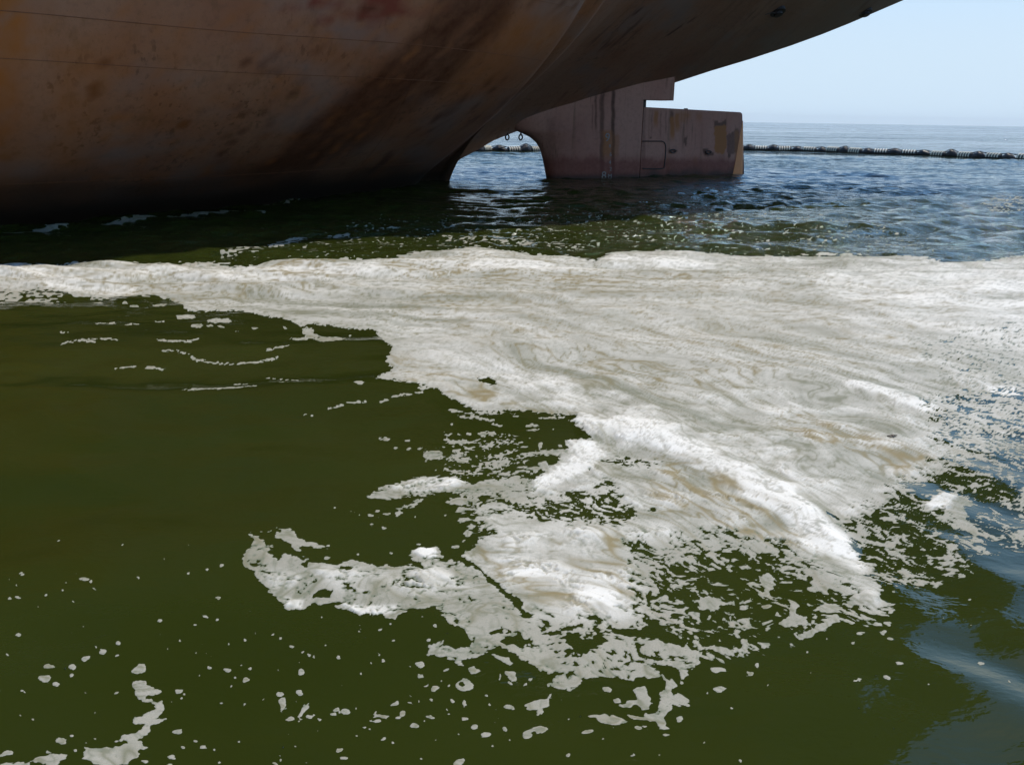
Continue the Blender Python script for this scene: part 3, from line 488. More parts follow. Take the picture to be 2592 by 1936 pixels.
# cut the sheet along the outline (marching triangles)
f3 = Fld[TRI]; pos = f3 > 0; cnt = pos.sum(1)
fullT = TRI[cnt == 3]; edges_new = []; 
def cutset(mask):
    t = TRI[mask]; p = pos[mask]; return t, p
verts_e = []; tri_out = [fullT]
def rotate(t, k): return t[np.arange(len(t))[:, None], (k[:, None]+np.arange(3)) % 3]
t1 = TRI[cnt == 1]; k = np.argmax(pos[cnt == 1], 1); t1 = rotate(t1, k)      # first vertex inside
t2 = TRI[cnt == 2]; k = np.argmin(pos[cnt == 2], 1); t2 = rotate(t2, k)      # first vertex outside
E = np.concatenate([t1[:, [0, 1]], t1[:, [0, 2]], t2[:, [1, 0]], t2[:, [2, 0]]])
key = np.minimum(E[:, 0], E[:, 1]).astype(np.int64)*(nv+1)+np.maximum(E[:, 0], E[:, 1])
uk, first, inv = np.unique(key, return_index=True, return_inverse=True)
Eu = E[first]; fa, fb = Fld[Eu[:, 0]], Fld[Eu[:, 1]]; tt = np.clip(fa/(fa-fb), .02, .98)[:, None]
eid = nv+inv; n1_, n2_ = len(t1), len(t2)
e01, e02 = eid[:n1_], eid[n1_:2*n1_]; g1, g2 = eid[2*n1_:2*n1_+n2_], eid[2*n1_+n2_:]
tri_out += [np.stack([t1[:, 0], e01, e02], 1), np.stack([t2[:, 1], t2[:, 2], g1], 1), np.stack([t2[:, 2], g2, g1], 1)]
TF = np.concatenate(tri_out)
body = .0010+.0010*sst(0, .6, Fld)
ZF = Z+body+np.maximum(rel, -.004)*sst(.0, .35, Fld)*np.clip(.4+.6*full(solid), 0, 1)
ZF = np.maximum(ZF, Z+.0010)
def lerp(v): 
    v = v.reshape(nv, -1); return np.concatenate([v, v[Eu[:, 0]]*(1-tt)+v[Eu[:, 1]]*tt])
VF = lerp(np.stack([X, Y, ZF], 1)); VF[nv:, 2] = lerp(Z)[nv:, 0]+.0008
at = {n_: lerp(v)[:, 0] for n_, v in (('thick', thick_f), ('brown', brown_f), ('grain', grain_f), ('rim', sst(-.02, .10+.10*sst(7, 4.5, Y), np.where(Fld > -.9, Fld, 0))))}
used, invu = np.unique(TF.ravel(), return_inverse=True)
me = np_mesh('sea_foam', VF[used], invu.reshape(-1, 3))
for n_, v in at.items(): fattr(me, n_, v[used])
tag(link('sea_foam', me, M_FOAM), 'dirty white foam raft with brown streaks drifting on the green water', 'foam', kind='stuff')
print('grid', NR, NC, 'foam tris', len(TF))
# ------------------------------------------------------------------ ship (local axes: x aft, y outboard away from viewer, z up)
ship = bpy.data.objects.new('ship', None); COL.objects.link(ship)
ship.location = tuple(P0); ship.rotation_euler = (0, 0, TH)
tag(ship, 'rust-stained steel ship stern looming over the foamy water, rudder partly out of the water', 'ship')
def sp(x, y, n=0.0): return ship_pt(x, y, n)
prof = [(0.0, 0.0), sp(1118, 446), sp(1126, 437), sp(1140, 423), sp(1165, 403), sp(1200, 385), sp(1250, 356), sp(1300, 336)]
tail = [sp(1480, 275), sp(1600, 240), sp(1705, 211), sp(1800, 180), sp(1900, 150), sp(2000, 117), sp(2080, 88), sp(2150, 60), sp(2220, 30), sp(2290, 0)]
PS = np.array([p[0] for p in prof+tail]); PZ = np.array([p[1] for p in prof+tail])
s_end = PS[-1]; slope_end = (PZ[-1]-PZ[-3])/(PS[-1]-PS[-3])
# the counter stern curls up to a rounded transom
extra_s = [s_end+1.2, s_end+2.4, s_end+3.3, s_end+3.9, s_end+4.2]; extra_z = [PZ[-1]+.95, PZ[-1]+2.3, PZ[-1]+4.2, PZ[-1]+7.0, PZ[-1]+10.5]
PS = np.concatenate([PS, extra_s]); PZ = np.concatenate([PZ, extra_z]); DECK = 19.0
def wl(x, y):
    p = water_pt(x, y)-P0; return p@AX, p@NX
WL = sorted([wl(x, y) for x, y in ((0, 577), (130, 567), (300, 549), (500, 531), (650, 519), (800, 502), (950, 483), (1050, 468))]+[(0.0, .15), (-1.0, .24), (-30, 13.1), (-45, 14.2), (-90, 14.5)])
WS = np.array([p[0] for p in WL]); WN = np.maximum.accumulate(np.array([p[1] for p in WL])[::-1])[::-1]
def Wd(s): return np.interp(s, [-90, -45, -25, -15, -5, 5, 15, 24, 29, s_end+4.3], [17.0, 17.0, 16.6, 15.9, 14.4, 13.1, 12.2, 11.3, 10.4, 8.6])
def cc_(s): return np.interp(s, [-90, -30, -16, -8, 0, 8, 18, 30], [2.2, 2.3, 2.6, 3.3, 4.3, 5.2, 5.8, 5.4])
def half(s, z):
    W_, c_ = Wd(s), cc_(s); w0 = np.interp(s, WS, WN)
    p_ = np.interp(s, [-20, -9, 0, 6, 16, 30], [1.0, 1.3, 1.75, 1.32, 1.08, 1.0])
    z1 = np.where(s <= 0, -c_*(-np.log(np.maximum(1-np.maximum(w0-.15, 0)/W_, .02)))**(1/p_), np.interp(s, PS, PZ))
    sk = .15*sst(1.5, -.5, s); u = np.maximum(z-z1, 0)
    return sk+(W_-sk)*(1-np.exp(-(u/c_)**p_)), z1
ss = np.concatenate([np.linspace(-90, -30, 31), np.linspace(-29.5, 0, 150), np.linspace(.08, PS[-1], 300)])
NZ = 150; tz = np.linspace(0, 1, NZ)**1.7
HV = []
for s in ss:
    zc = np.interp(s, PS, PZ) if s > 0 else -2.6
    zz = zc+(DECK-zc)*tz; w, _ = half(np.full(NZ, s), zz)
    if s > 0: w[0] = 0.0
    HV.append(np.stack([np.full(NZ, s), -w, zz], 1))
HV = np.array(HV); ns = len(ss)
near = HV.reshape(-1, 3); far = near*np.array([1, -1, 1])
gi = np.arange(ns)[:, None]*NZ+np.arange(NZ)[None, :]
qd = np.stack([gi[:-1, :-1].ravel(), gi[1:, :-1].ravel(), gi[1:, 1:].ravel(), gi[:-1, 1:].ravel()], 1)
qf = (qd+len(near))[:, ::-1]
top_n = gi[:, -1]; top_f = top_n+len(near); lid = np.stack([top_n[:-1], top_n[1:], top_f[1:], top_f[:-1]], 1)
bot_n = gi[:, 0]; bot_f = bot_n+len(near); bl_ = np.stack([bot_n[:-1], bot_f[:-1], bot_f[1:], bot_n[1:]], 1)
fr = np.stack([gi[0, :-1], gi[0, 1:], gi[0, 1:]+len(near), gi[0, :-1]+len(near)], 1); tr = np.stack([gi[-1, :-1], gi[-1, :-1]+len(near), gi[-1, 1:]+len(near), gi[-1, 1:]], 1)
HVV = np.concatenate([near, far])
me = np_mesh('hull', HVV, np.concatenate([qd, qf, lid, bl_, fr, tr]), 4)
def to_px(local):
    Wp = P0+local[:, :1]*AX-local[:, 1:2]*NX+local[:, 2:3]*np.array([0, 0, 1.]); return project(Wp)[:2]
def stain_lookup(pts_list, x, y):
    out = np.zeros(len(x), np.float32)
    for pts, v, f, in pts_list:
        P = np.array(pts, float).reshape(-1, 2); d = np.full(len(x), 1e9); ins = np.zeros(len(x), bool)
        for k in range(len(P)):
            a_ = P[k]; b_ = P[(k+1) % len(P)]; e = b_-a_; t = np.clip(((x-a_[0])*e[0]+(y-a_[1])*e[1])/max(e@e, 1e-9), 0, 1)
            d = np.minimum(d, np.hypot(x-a_[0]-t*e[0], y-a_[1]-t*e[1]))
            if a_[1] != b_[1]: ins ^= ((a_[1] > y) != (b_[1] > y)) & (x < e[0]*(y-a_[1])/e[1]+a_[0])
        out = np.maximum(out, v*sst(-f/2, f/2, np.where(ins, d, -d)))
    return out
hx, hy = to_px(HVV); hs, hz = HVV[:, 0], HVV[:, 2]
hxw = hx+14*perlin(hs*1.1, hz*1.1, 3)+6*perlin(hs*5, hz*5, 4); hyw = hy+6*perlin(hs*3, hz*3, 5)
rust = stain_lookup([([(1150, -300), (1420, -300), (1290, 60), (1190, 180), (1120, 240), (1000, 300), (900, 380), (780, 440), (640, 440), (800, 300), (950, 180), (1080, 60)], .92, 46),
    ([(1290, 60), (1120, 240), (1030, 240), (1090, 60)], .95, 40)], hxw, hyw)
orange = stain_lookup([([(-900, -400), (60, -400), (110, 0), (100, 140), (40, 320), (0, 520), (-900, 520)], 1.0, 170), ([(120, 100), (330, 90), (250, 300), (180, 470), (120, 470)], .50, 110), ([(1290, 50), (1500, 20), (1450, 110), (1250, 200), (1130, 240)], .62, 90), ([(430, 60), (500, 60), (420, 300), (330, 400), (360, 260)], .30, 60), ([(800, 100), (960, 90), (880, 200), (760, 220)], .3, 60)], hxw, hyw)
scr = np.clip(fbm(hs*1.2, hz*9, 4, 22)*1.6+.35, 0, 1)
red = stain_lookup([([(800, -160), (1250, -140), (1130, 25), (1000, 40), (940, 60), (870, 72), (800, 58), (830, 30), (700, 25), (770, 0)], 1.0, 40)], hxw, hyw)*scr+.18*stain_lookup([([(400, -200), (1100, -200), (1000, 120), (500, 130)], 1.0, 200)], hxw, hyw)
dpx, dpy = .72, -.69                      # lines along which the run-off follows the counter
al = hx*dpx+hy*dpy; pe = hx*dpy*-1+hy*dpx
strk = fbm(pe/13, al/210, 4, 31, .6); strk2 = fbm(pe/5, al/130, 3, 35, .6)
rust = np.clip(rust*(.86+.35*strk), 0, 1)
gate = sst(-.15, .5, fbm(hs*.22, hz*.5, 3, 37))
rust = np.maximum(rust, np.clip((np.clip(strk-.2, 0, 1)*1.5+np.clip(strk2-.4, 0, 1)*1.6)*gate, 0, .75))
orange = np.maximum(orange, np.clip(np.clip(-strk-.25, 0, 1)*1.3, 0, .6)*sst(1400, 900, hx)); orange = orange*(.75+.45*np.clip(strk2, -1, 1))
worn = np.clip(fbm(hs*.30+3, hz*.8, 5, 39, .6)*1.4-.1, 0, .8)*sst(-.2, .3, 1-orange)
marks = np.zeros(len(hx), np.float32)
for (x, y, rx, ry) in ((242, 215, 7, 18), (236, 236, 5, 12), (338, 238, 8, 4), (343, 248, 4, 8), (320, 275, 12, 4), (464, 316, 6, 5), (895, 206, 14, 3), (1246, 206, 14, 5), (1228, 214, 10, 3), (915, 39, 12, 12), (860, 28, 40, 4), (960, 22, 60, 3), (200, 165, 40, 3), (250, 163, 20, 4)):
    u = np.hypot((hxw-x)/rx, (hyw-y)/ry); marks = np.maximum(marks, sst(1.3, .6, u))
for (a_, b_, w_) in (((932, 118), (953, 95), 1.8), ((1600, 42), (1625, 20), 2.0), ((1690, 90), (1725, 66), 1.8), ((1740, 60), (1760, 45), 1.4)):
    a_, b_ = np.array(a_, float), np.array(b_, float); e = b_-a_; t = np.clip(((hx-a_[0])*e[0]+(hy-a_[1])*e[1])/(e@e), 0, 1); marks = np.maximum(marks, sst(w_*1.6, w_*.5, np.hypot(hx-a_[0]-t*e[0], hy-a_[1]-t*e[1])))
fattr(me, 'rust', np.clip(np.maximum(rust, marks), 0, 1)); fattr(me, 'orange', orange); fattr(me, 'red', red)
wetn = .25*perlin(hs*.5, hz*2, 9); fattr(me, 'wet_shade', np.clip(sst(1.55, .25, hz+wetn*1.2)*.95, 0, .95))  # wet waterline band; the dimming of the lower hull is painted in too
fattr(me, 'worn', worn)
fattr(me, 'stern_shade', .80*sst(-2, 22, hs-hz*.45+1.6*perlin(hs*.4, hz*.4, 12)))  # shade under the stern overhang painted in, over a slightly greyer paint tone
seam = np.zeros(len(hx), np.float32)
fattr(me, 'seam', seam)
hull = link('hull', me, M_HULL, ship)
# raised weld seams running along the hull (thin real beads), each part of the plating
bm = bmesh.new()
def bead(path, r):
    prev = None
    for i, p in enumerate(path):
        p = Vector(p); t = (Vector(path[min(i+1, len(path)-1)])-Vector(path[max(i-1, 0)])).normalized(); u = t.cross(Vector((0, 0, 1))).normalized(); w_ = u.cross(t)
        ring_ = [bm.verts.new(p+r*(math.cos(q)*u+math.sin(q)*w_)) for q in (0, math.pi/2, math.pi, 3*math.pi/2)]
        if prev:
            for k in range(4): bm.faces.new((prev[k], prev[(k+1) % 4], ring_[(k+1) % 4], ring_[k]))
        prev = ring_
for z0, sa, sb, r in ((3.35, -32, 2, .006), (4.10, -32, 6, .007), (5.35, -32, 9, .004), (1.05, -30, -3, .005), (7.2, -10, 18, .005), (9.0, -4, 22, .004)):
    path = []
    for s in np.linspace(sa, sb, 140):
        z = z0+.02*math.sin(s*.7); w, _ = half(np.array([s]), np.array([z]))
        path.append((s, -float(w[0])-.002, z))
    bead(path, r)
for s0 in (-17.5, -6.5, 12):
    path = []
    zlo = max(.3, float(np.interp(s0, PS, PZ)) if s0 > 0 else .3)
    for z in np.linspace(zlo+.3, 12, 60):
        w, _ = half(np.array([s0]), np.array([z])); path.append((s0+.0005*z, -float(w[0])-.001, z))
    bead(path, .003)
bm_obj('weld_seam', bm, M_HULL, ship, True)
for o in (COL.objects['weld_seam'],):
    k = len(o.data.vertices)
    for nm, v in (('rust', .55), ('orange', .1), ('red', 0), ('wet_shade', 0), ('seam', 0)): fattr(o.data, nm, np.full(k, v))
# ---- generic plate solid from an outline in (s,z) with thickness law
def plate(name, outline, thick_fn, mat, parent, res=.10, stains=None):
    P = np.array(outline); s0, s1 = P[:, 0].min(), P[:, 0].max()
    # top and bottom limits as functions of s, sampled
    xs = np.linspace(s0, s1, max(8, int((s1-s0)/res))); V_ = []; nz = 60
    for x in xs:
        zs = []
        for k in range(len(P)):
            a_, b_ = P[k], P[(k+1) % len(P)]
            if (a_[0]-x)*(b_[0]-x) <= 0 and a_[0] != b_[0]: zs.append(a_[1]+(x-a_[0])/(b_[0]-a_[0])*(b_[1]-a_[1]))
        lo, hi = (min(zs), max(zs)) if zs else (0, 0)
        V_.append([(x, lo+(hi-lo)*k/(nz-1)) for k in range(nz)])
    V_ = np.array(V_); t = np.array([[thick_fn(p[0], p[1]) for p in col] for col in V_])
    A = np.concatenate([V_[..., :1], -t[..., None], V_[..., 1:]], -1).reshape(-1, 3); B = np.concatenate([V_[..., :1], t[..., None], V_[..., 1:]], -1).reshape(-1, 3)
    nx_ = len(xs); g = np.arange(nx_)[:, None]*nz+np.arange(nz)[None, :]; m_ = len(A)
    q1 = np.stack([g[:-1, :-1].ravel(), g[1:, :-1].ravel(), g[1:, 1:].ravel(), g[:-1, 1:].ravel()], 1); q2 = (q1+m_)[:, ::-1]
    def strip(i): return np.stack([i[:-1], i[1:], i[1:]+m_, i[:-1]+m_], 1)
    me_ = np_mesh(name, np.concatenate([A, B]), np.concatenate([q1, q2, strip(g[:, -1]), strip(g[:, 0])[:, ::-1], strip(g[0, :])[:, ::-1], strip(g[-1, :])]), 4)
    # keep the rims crisp
    sm = np.ones(len(me_.polygons), bool); sm[2*len(q1):] = False; me_.polygons.foreach_set('use_smooth', sm)
    VV = np.concatenate([A, B]); x_, y_ = to_px(VV); st = stains(x_, y_, VV) if stains else {}
    for nm in ('rust', 'orange', 'red', 'wet_shade', 'seam'): fattr(me_, nm, st.get(nm, np.zeros(len(VV))))
    return link(name, me_, mat, parent)
def streaks(x, y, V, cols):
    o = np.zeros(len(x), np.float32)
    for (cx, w_, y0, y1, v) in cols:
        j = 2*perlin(V[:, 2]*2.5, V[:, 0]*.3, 8); o = np.maximum(o, v*sst(w_*1.4, w_*.4, np.abs(x-cx+j))*sst(y0-4, y0+6, y)*sst(y1+15, y1-15, y))
    return o
def horn_st(x, y, V):
    return {'rust': np.maximum(streaks(x, y, V, ((1508, 3, 240, 330, .7), (1524, 6, 235, 460, .8), (1552, 5, 215, 450, .95), (1500, 2, 262, 330, .5), (1395, 12, 300, 470, .3))), .0),
            'orange': streaks(x, y, V, ((1538, 14, 330, 400, .75), (1560, 8, 340, 400, .5))), 'red': .85*sst(-10, 20, y-395+6*perlin(V[:, 0]*2, V[:, 2]*2, 4))+.25*stain_lookup([([(1400, 300), (1500, 300), (1500, 400), (1400, 400)], 1, 60)], x, y),
            'wet_shade': np.clip(sst(.30, .02, V[:, 2])*.8, 0, .8)}
def rud_st(x, y, V):
    xw = x+2.5*perlin(V[:, 0]*6, V[:, 2]*6, 4); yw = y+2.5*perlin(V[:, 0]*6, V[:, 2]*6, 6)
    orange = np.maximum(stain_lookup([([(1884, 345), (1890, 345), (1886, 460), (1848, 460), (1850, 440)], 1.5, 5), ([(1808, 322), (1838, 318), (1838, 372), (1830, 392), (1810, 384)], 1.6, 4), ([(1712, 284), (1740, 284), (1735, 310), (1716, 312)], .5, 14)], xw, yw), streaks(x, y, V, ((1702, 6, 295, 350, 1.0), (1660, 6, 280, 318, .9), (1714, 7, 285, 330, .9), (1735, 14, 286, 300, .7), (1770, 8, 288, 305, .5), (1690, 4, 400, 440, .6), (1760, 6, 398, 436, .5), (1865, 6, 330, 420, .7))))  # first patch paints the sunlit trailing edge; the others are rust runs
    rust = np.maximum(stain_lookup([([(1808, 304), (1815, 307), (1822, 311), (1833, 306), (1838, 302), (1838, 320), (1808, 322)], .85, 3), ([(1839, 342), (1846, 339), (1858, 334), (1862, 325), (1870, 326), (1871, 350), (1869, 384), (1850, 392), (1840, 386)], .72, 4), ([(1843, 390), (1850, 392), (1848, 402), (1842, 399)], .95, 3), ([(1690, 378), (1716, 381), (1712, 388), (1694, 388)], .8, 4), ([(1778, 376), (1794, 376), (1792, 382), (1786, 386), (1808, 388), (1804, 397), (1786, 396), (1780, 388)], .9, 3), ([(1732, 348), (1738, 346), (1740, 360), (1735, 372), (1731, 360)], .8, 4), ([(1688, 430), (1695, 430), (1695, 450), (1688, 450)], .9, 4), ([(1643, 345), (1648, 345), (1648, 350), (1643, 350)], .9, 3)], xw, yw), streaks(x, y, V, ((1700, 5, 280, 320, .75), (1650, 2, 280, 340, .4), (1672, 2, 280, 350, .4), (1685, 2, 280, 340, .4), (1628, 6, 262, 430, .45))))
    return {'rust': rust, 'orange': np.clip(orange, 0, 1.6), 'red': .9*sst(-8, 16, y-398+5*perlin(V[:, 0]*2, V[:, 2]*2, 4)), 'wet_shade': np.clip(sst(.42, .02, V[:, 2]+.15*perlin(V[:, 0]*1.5, V[:, 2]*1.5, 8))*.75, 0, .75), 'seam': np.zeros(len(x))}
HT = .62
s_split = sp(1622, 400, HT)[0]
h_le_top, h_le_bot = sp(1372, 300, HT*.3), sp(1388, 465, HT*.3)
LE = np.array([sp(x, y, .12) for x, y in ((1308, 331), (1330, 339), (1348, 349), (1363, 362), (1374, 382), (1379, 402), (1385, 432), (1391, 464))])[::-1]
LE = np.concatenate([[[LE[0, 0]+.35, -1.7]], LE, [[LE[-1, 0]-.6, LE[-1, 1]+.5]]])
def le_at(z): return float(np.interp(z, LE[:, 1], LE[:, 0]))
le_slope = (h_le_bot[0]-h_le_top[0])/(h_le_bot[1]-h_le_top[1])
xb = h_le_bot[0]+le_slope*(-1.6-h_le_bot[1]); zt_block = sp(1703, 255, HT)[1]; s_block = sp(1703, 240, HT*.6)[0]
hull_z = lambda s: float(np.interp(s, PS, PZ))
def horn_t(s, z):
    le = le_at(z); u = np.clip((s-le)/(s_split-le), 0, 1); return HT*(1-(1-min(u*2.6, 1))**2)**.5+.015
# horn: build column-wise along z so that the raked leading edge stays clean
def horn_mesh():
    zs = np.linspace(-1.6, hull_z(s_split)+.5, 60); us = np.concatenate([np.linspace(0, .4, 26)**1.3*.4/.4**1.3, np.linspace(.42, 1, 90)])
    V_ = []
    for z in zs:
        le = le_at(z)
        for u in us:
            s = le+u*(s_split-.04-le); V_.append((s, -horn_t(s, z) if u > 0 else 0, z))
    A = np.array(V_); B = A*np.array([1, -1, 1]); nu = len(us); g = np.arange(len(zs))[:, None]*nu+np.arange(nu)[None, :]; m_ = len(A)
    q1 = np.stack([g[:-1, :-1].ravel(), g[:-1, 1:].ravel(), g[1:, 1:].ravel(), g[1:, :-1].ravel()], 1); q2 = (q1+m_)[:, ::-1]
    strip = np.stack([g[:-1, -1], g[:-1, -1]+m_, g[1:, -1]+m_, g[1:, -1]], 1)
    me_ = np_mesh('rudder_horn', np.concatenate([A, B]), np.concatenate([q1, q2, strip]), 4)
    VV = np.concatenate([A, B]); x_, y_ = to_px(VV); st = horn_st(x_, y_, VV)
    for nm in ('rust', 'orange', 'red', 'wet_shade', 'seam'): fattr(me_, nm, st.get(nm, np.zeros(len(VV))))
    return link('rudder_horn', me_, M_RUDDER, ship)
horn_mesh()
# head box: the step between horn and hull above the rudder
zb = zt_block
plate('rudder_head_box', [(s_split-.06, zb), (s_block, zb), (s_block, hull_z(s_block)+.5), (s_split-.06, hull_z(s_split)+.6)], lambda s, z: HT*.985*(1-.25*(s-s_split)/(s_block-s_split)), M_RUDDER, ship, .1, horn_st)
# rudder blade
rt0 = sp(1640, 272, .55); rt1 = sp(1882, 285, .1); s_te = rt1[0]; rbz = -1.8
def rud_t(s, z):
    u = np.clip((s-s_split)/(s_te-s_split), 0, 1); te = .055+.20*sst(2.7, -.2, z); t = .60*(1-u)**.8*(1-.15*u)+te*u
    return t
te_bot = sp(1874, 445, 0)[0]
rz = lambda s: rt0[1]+(rt1[1]-rt0[1])*(s-rt0[0])/(rt1[0]-rt0[0])
rudder = plate('rudder', [(s_split+.03, rbz), (te_bot-.25, rbz), (te_bot, 0.0), (s_te, rz(s_te)-.18), (s_te-.06, rz(s_te)-.05), (s_te-.2, rz(s_te-.2)), (rt0[0], rz(rt0[0])), (s_split+.03, rz(s_split))], rud_t, M_RUDDER, ship, .045, rud_st)
# sunlit sliver of the trailing edge, its brightness painted in as orange
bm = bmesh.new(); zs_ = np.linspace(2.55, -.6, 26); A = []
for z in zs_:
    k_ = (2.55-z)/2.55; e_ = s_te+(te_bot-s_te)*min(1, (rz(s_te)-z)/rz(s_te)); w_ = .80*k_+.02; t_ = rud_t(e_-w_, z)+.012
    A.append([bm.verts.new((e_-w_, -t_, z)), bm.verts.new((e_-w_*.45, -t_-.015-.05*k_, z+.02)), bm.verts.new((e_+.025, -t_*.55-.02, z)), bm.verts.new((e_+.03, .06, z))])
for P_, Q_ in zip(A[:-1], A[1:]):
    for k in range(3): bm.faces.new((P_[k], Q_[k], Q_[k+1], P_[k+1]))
bm_obj('sunlit_edge_strip', bm, plain('sunlit_edge_orange', (.78, .27, .08), .6, 0, 6, .4), rudder, True)
# rudder stock in the slot
bm = bmesh.new(); bmesh.ops.create_cone(bm, cap_ends=True, segments=24, radius1=.30, radius2=.30, depth=zb-rz(s_split)+.3, matrix=Matrix.Translation((s_split+.24, 0, (zb+rz(s_split))/2)))
bm_obj('rudder_stock', bm, M_IRON, ship, True)
# access panel frame on the rudder, a thin raised weld of rounded rectangle
def face_pt(x, y, off=.012):
    for _ in range(1):
        s, z = sp(x, y, .5)
        for k in range(4):
            t = rud_t(s, z); s, z = sp(x, y, t)
    return Vector((s, -rud_t(s, z)-off, z))
def tube(bm, pts, r, seg=6, closed=False):
    rings = []; n_ = len(pts)
    for i, p in enumerate(pts):
        a_ = pts[(i-1) % n_ if closed else max(i-1, 0)]; b_ = pts[(i+1) % n_ if closed else min(i+1, n_-1)]; t = (b_-a_).normalized()
        u = t.cross(Vector((.31, .9, .2))).normalized(); w_ = u.cross(t)
        rings.append([bm.verts.new(p+r*(math.cos(q*2*math.pi/seg)*u+math.sin(q*2*math.pi/seg)*w_)) for q in range(seg)])
    for i in range(n_ if closed else n_-1):
        A, B = rings[i], rings[(i+1) % n_]
        for k in range(seg): bm.faces.new((A[k], A[(k+1) % seg], B[(k+1) % seg], B[k]))
    if not closed: bm.faces.new(rings[0]); bm.faces.new(rings[-1][::-1])
bm = bmesh.new(); tube(bm, [face_pt(x, y) for x, y in ((1626, 358), (1645, 358), (1665, 358), (1674, 358), (1680, 360), (1684, 366), (1685, 376), (1684, 395), (1682, 415), (1680, 426), (1670, 428), (1650, 428), (1626, 427))], .028)
bm_obj('access_panel_frame', bm, M_IRON, rudder)
for x, y in ((1702, 383), (1792, 386)):
    bm = bmesh.new(); p = face_pt(x, y, .02); ring_ = [p+Vector((.16*math.cos(q), -.03-.03*math.sin(q*2), .07*math.sin(q))) for q in np.linspace(0, 2*math.pi, 14, endpoint=False)]
    tube(bm, ring_, .028, 6, True); bm_obj('lifting_lug', bm, M_IRON, rudder, True)
bm = bmesh.new(); bmesh.ops.create_cube(bm, size=1, matrix=Matrix.Translation((sp(1736, 278)[0], 0, rz(sp(1736, 278)[0])+.02))@Matrix.Diagonal((.18, .1, .07, 1))); bmesh.ops.bevel(bm, geom=bm.edges[:], offset=.01, segments=1, affect='EDGES'); bm_obj('cleat', bm, M_IRON, rudder)
# draught marks on the horn
def mark(txt, x, y, hgt):
    cu = bpy.data.curves.new('draught_mark', 'FONT'); cu.body = txt; cu.size = 1.0; cu.extrude = 0.0; cu.align_x = 'CENTER'; cu.align_y = 'CENTER'
    tmp = bpy.data.objects.new('tmp', cu); COL.objects.link(tmp); bpy.context.view_layer.update()
    me_ = bpy.data.meshes.new_from_object(tmp.evaluated_get(bpy.context.evaluated_depsgraph_get())); bpy.data.objects.remove(tmp)
    s, z = sp(x, y, HT); bm = bmesh.new(); bm.from_mesh(me_); bpy.data.meshes.remove(me_)
    xs = [v.co.y for v in bm.verts]; k = hgt/(max(xs)-min(xs)); my = (max(xs)+min(xs))/2; mx = (max(v.co.x for v in bm.verts)+min(v.co.x for v in bm.verts))/2
    r = bmesh.ops.extrude_face_region(bm, geom=bm.faces[:])
    vs = [g for g in r['geom'] if isinstance(g, bmesh.types.BMVert)]
    for v in bm.verts: v.co = Vector(((v.co.x-mx)*k*1.15, -.004 if v not in vs else -.016, (v.co.y-my)*k))
    bmesh.ops.translate(bm, verts=bm.verts[:], vec=Vector((s, -HT-.012, z)))
    return bm_obj('draught_mark', bm, M_MARK, ship)
u_px = lambda px_: px_/FPX*38.5
mark('9', 1537, 348, u_px(20)); mark('8', 1543, 370, u_px(8)); mark('6', 1545, 391, u_px(9)); mark('4', 1543, 411, u_px(9)); mark('2', 1545, 428, u_px(9)); mark('8', 1528, 444, u_px(19)); mark('M', 1543, 446, u_px(10))
# eyes under the arch, pad eyes on the counter, small fitting near the skeg
def eye(x, y, r, n=.0, name='pad_eye', bolt=False):
    s, z = sp(x, y, n); bm = bmesh.new()
    tube(bm, [Vector((s+r*math.cos(q), -n, z+r*1.25*math.sin(q))) for q in np.linspace(0, 2*math.pi, 20, endpoint=False)], r*.38, 8, True)
    tube(bm, [Vector((s, -n, z+r*1.2)), Vector((s+r*.3, -n, z+r*3.5))], r*.45, 8)
    return bm_obj(name, bm, M_IRON, ship, True)
eye(1284, 348, .085); eye(1318, 348, .085)
def hull_hit(x, y):
    d = ray(x, y)
    for t in np.linspace(18, 75, 3000):
        q = _C+t*d-P0; s, n_ = q@AX, q@NX; w, z1 = half(np.array([s]), np.array([q[2]]))
        if q[2] > z1[0] and n_ < w[0] and n_ > -1: return s, n_, q[2]
    return None
def hull_fit(x, y, r, name='bollard_eye'):
    hgt = hull_hit(x, y)
    if not hgt: print('miss', x, y); return
    s, n_, z = hgt; bm = bmesh.new(); c_ = Vector((s, -n_, z)); nrm = Vector((0, -.45, -.9)).normalized(); ux = Vector((1, 0, .35)).normalized(); uy = nrm.cross(ux).normalized(); ux = uy.cross(nrm)
    for rr, h0, h1 in ((r, -.05, .10), (r*.55, .08, .22)):
        A = [bm.verts.new(c_+nrm*h0+rr*(math.cos(q)*ux+math.sin(q)*uy)) for q in np.linspace(0, 2*math.pi, 20, endpoint=False)]; B = [bm.verts.new(v.co+nrm*(h1-h0)) for v in A]
        for k in range(20): bm.faces.new((A[k], A[(k+1) % 20], B[(k+1) % 20], B[k]))
        bm.faces.new(B)
    tube(bm, [c_+nrm*.12-ux*r*2.2, c_+nrm*.05-ux*r*1.2, c_+nrm*.12], r*.22)
    return bm_obj(name, bm, M_IRON, ship, False)
hull_fit(1968, 28, .33); hull_fit(2190, 30, .33)
# upper works: unseen, added above the frame to block sky reflected in the water
def boxm(bm, c_, d_):
    bmesh.ops.create_cube(bm, size=1, matrix=Matrix.Translation(c_)@Matrix.Diagonal((*d_, 1)))
bm = bmesh.new()
for i in range(8): boxm(bm, (14.5, 0, DECK+1.5+3*i), (23-.3*i, 19-.3*i, 2.9))
for i in range(8): boxm(bm, (14.5, 0, DECK+2.99+3*i-.02), (24-.3*i, 20-.3*i, .12))
boxm(bm, (8, 0, DECK+26.6), (4, 5, 5)); bm_obj('unseen_deckhouse', bm, M_DECK, ship)
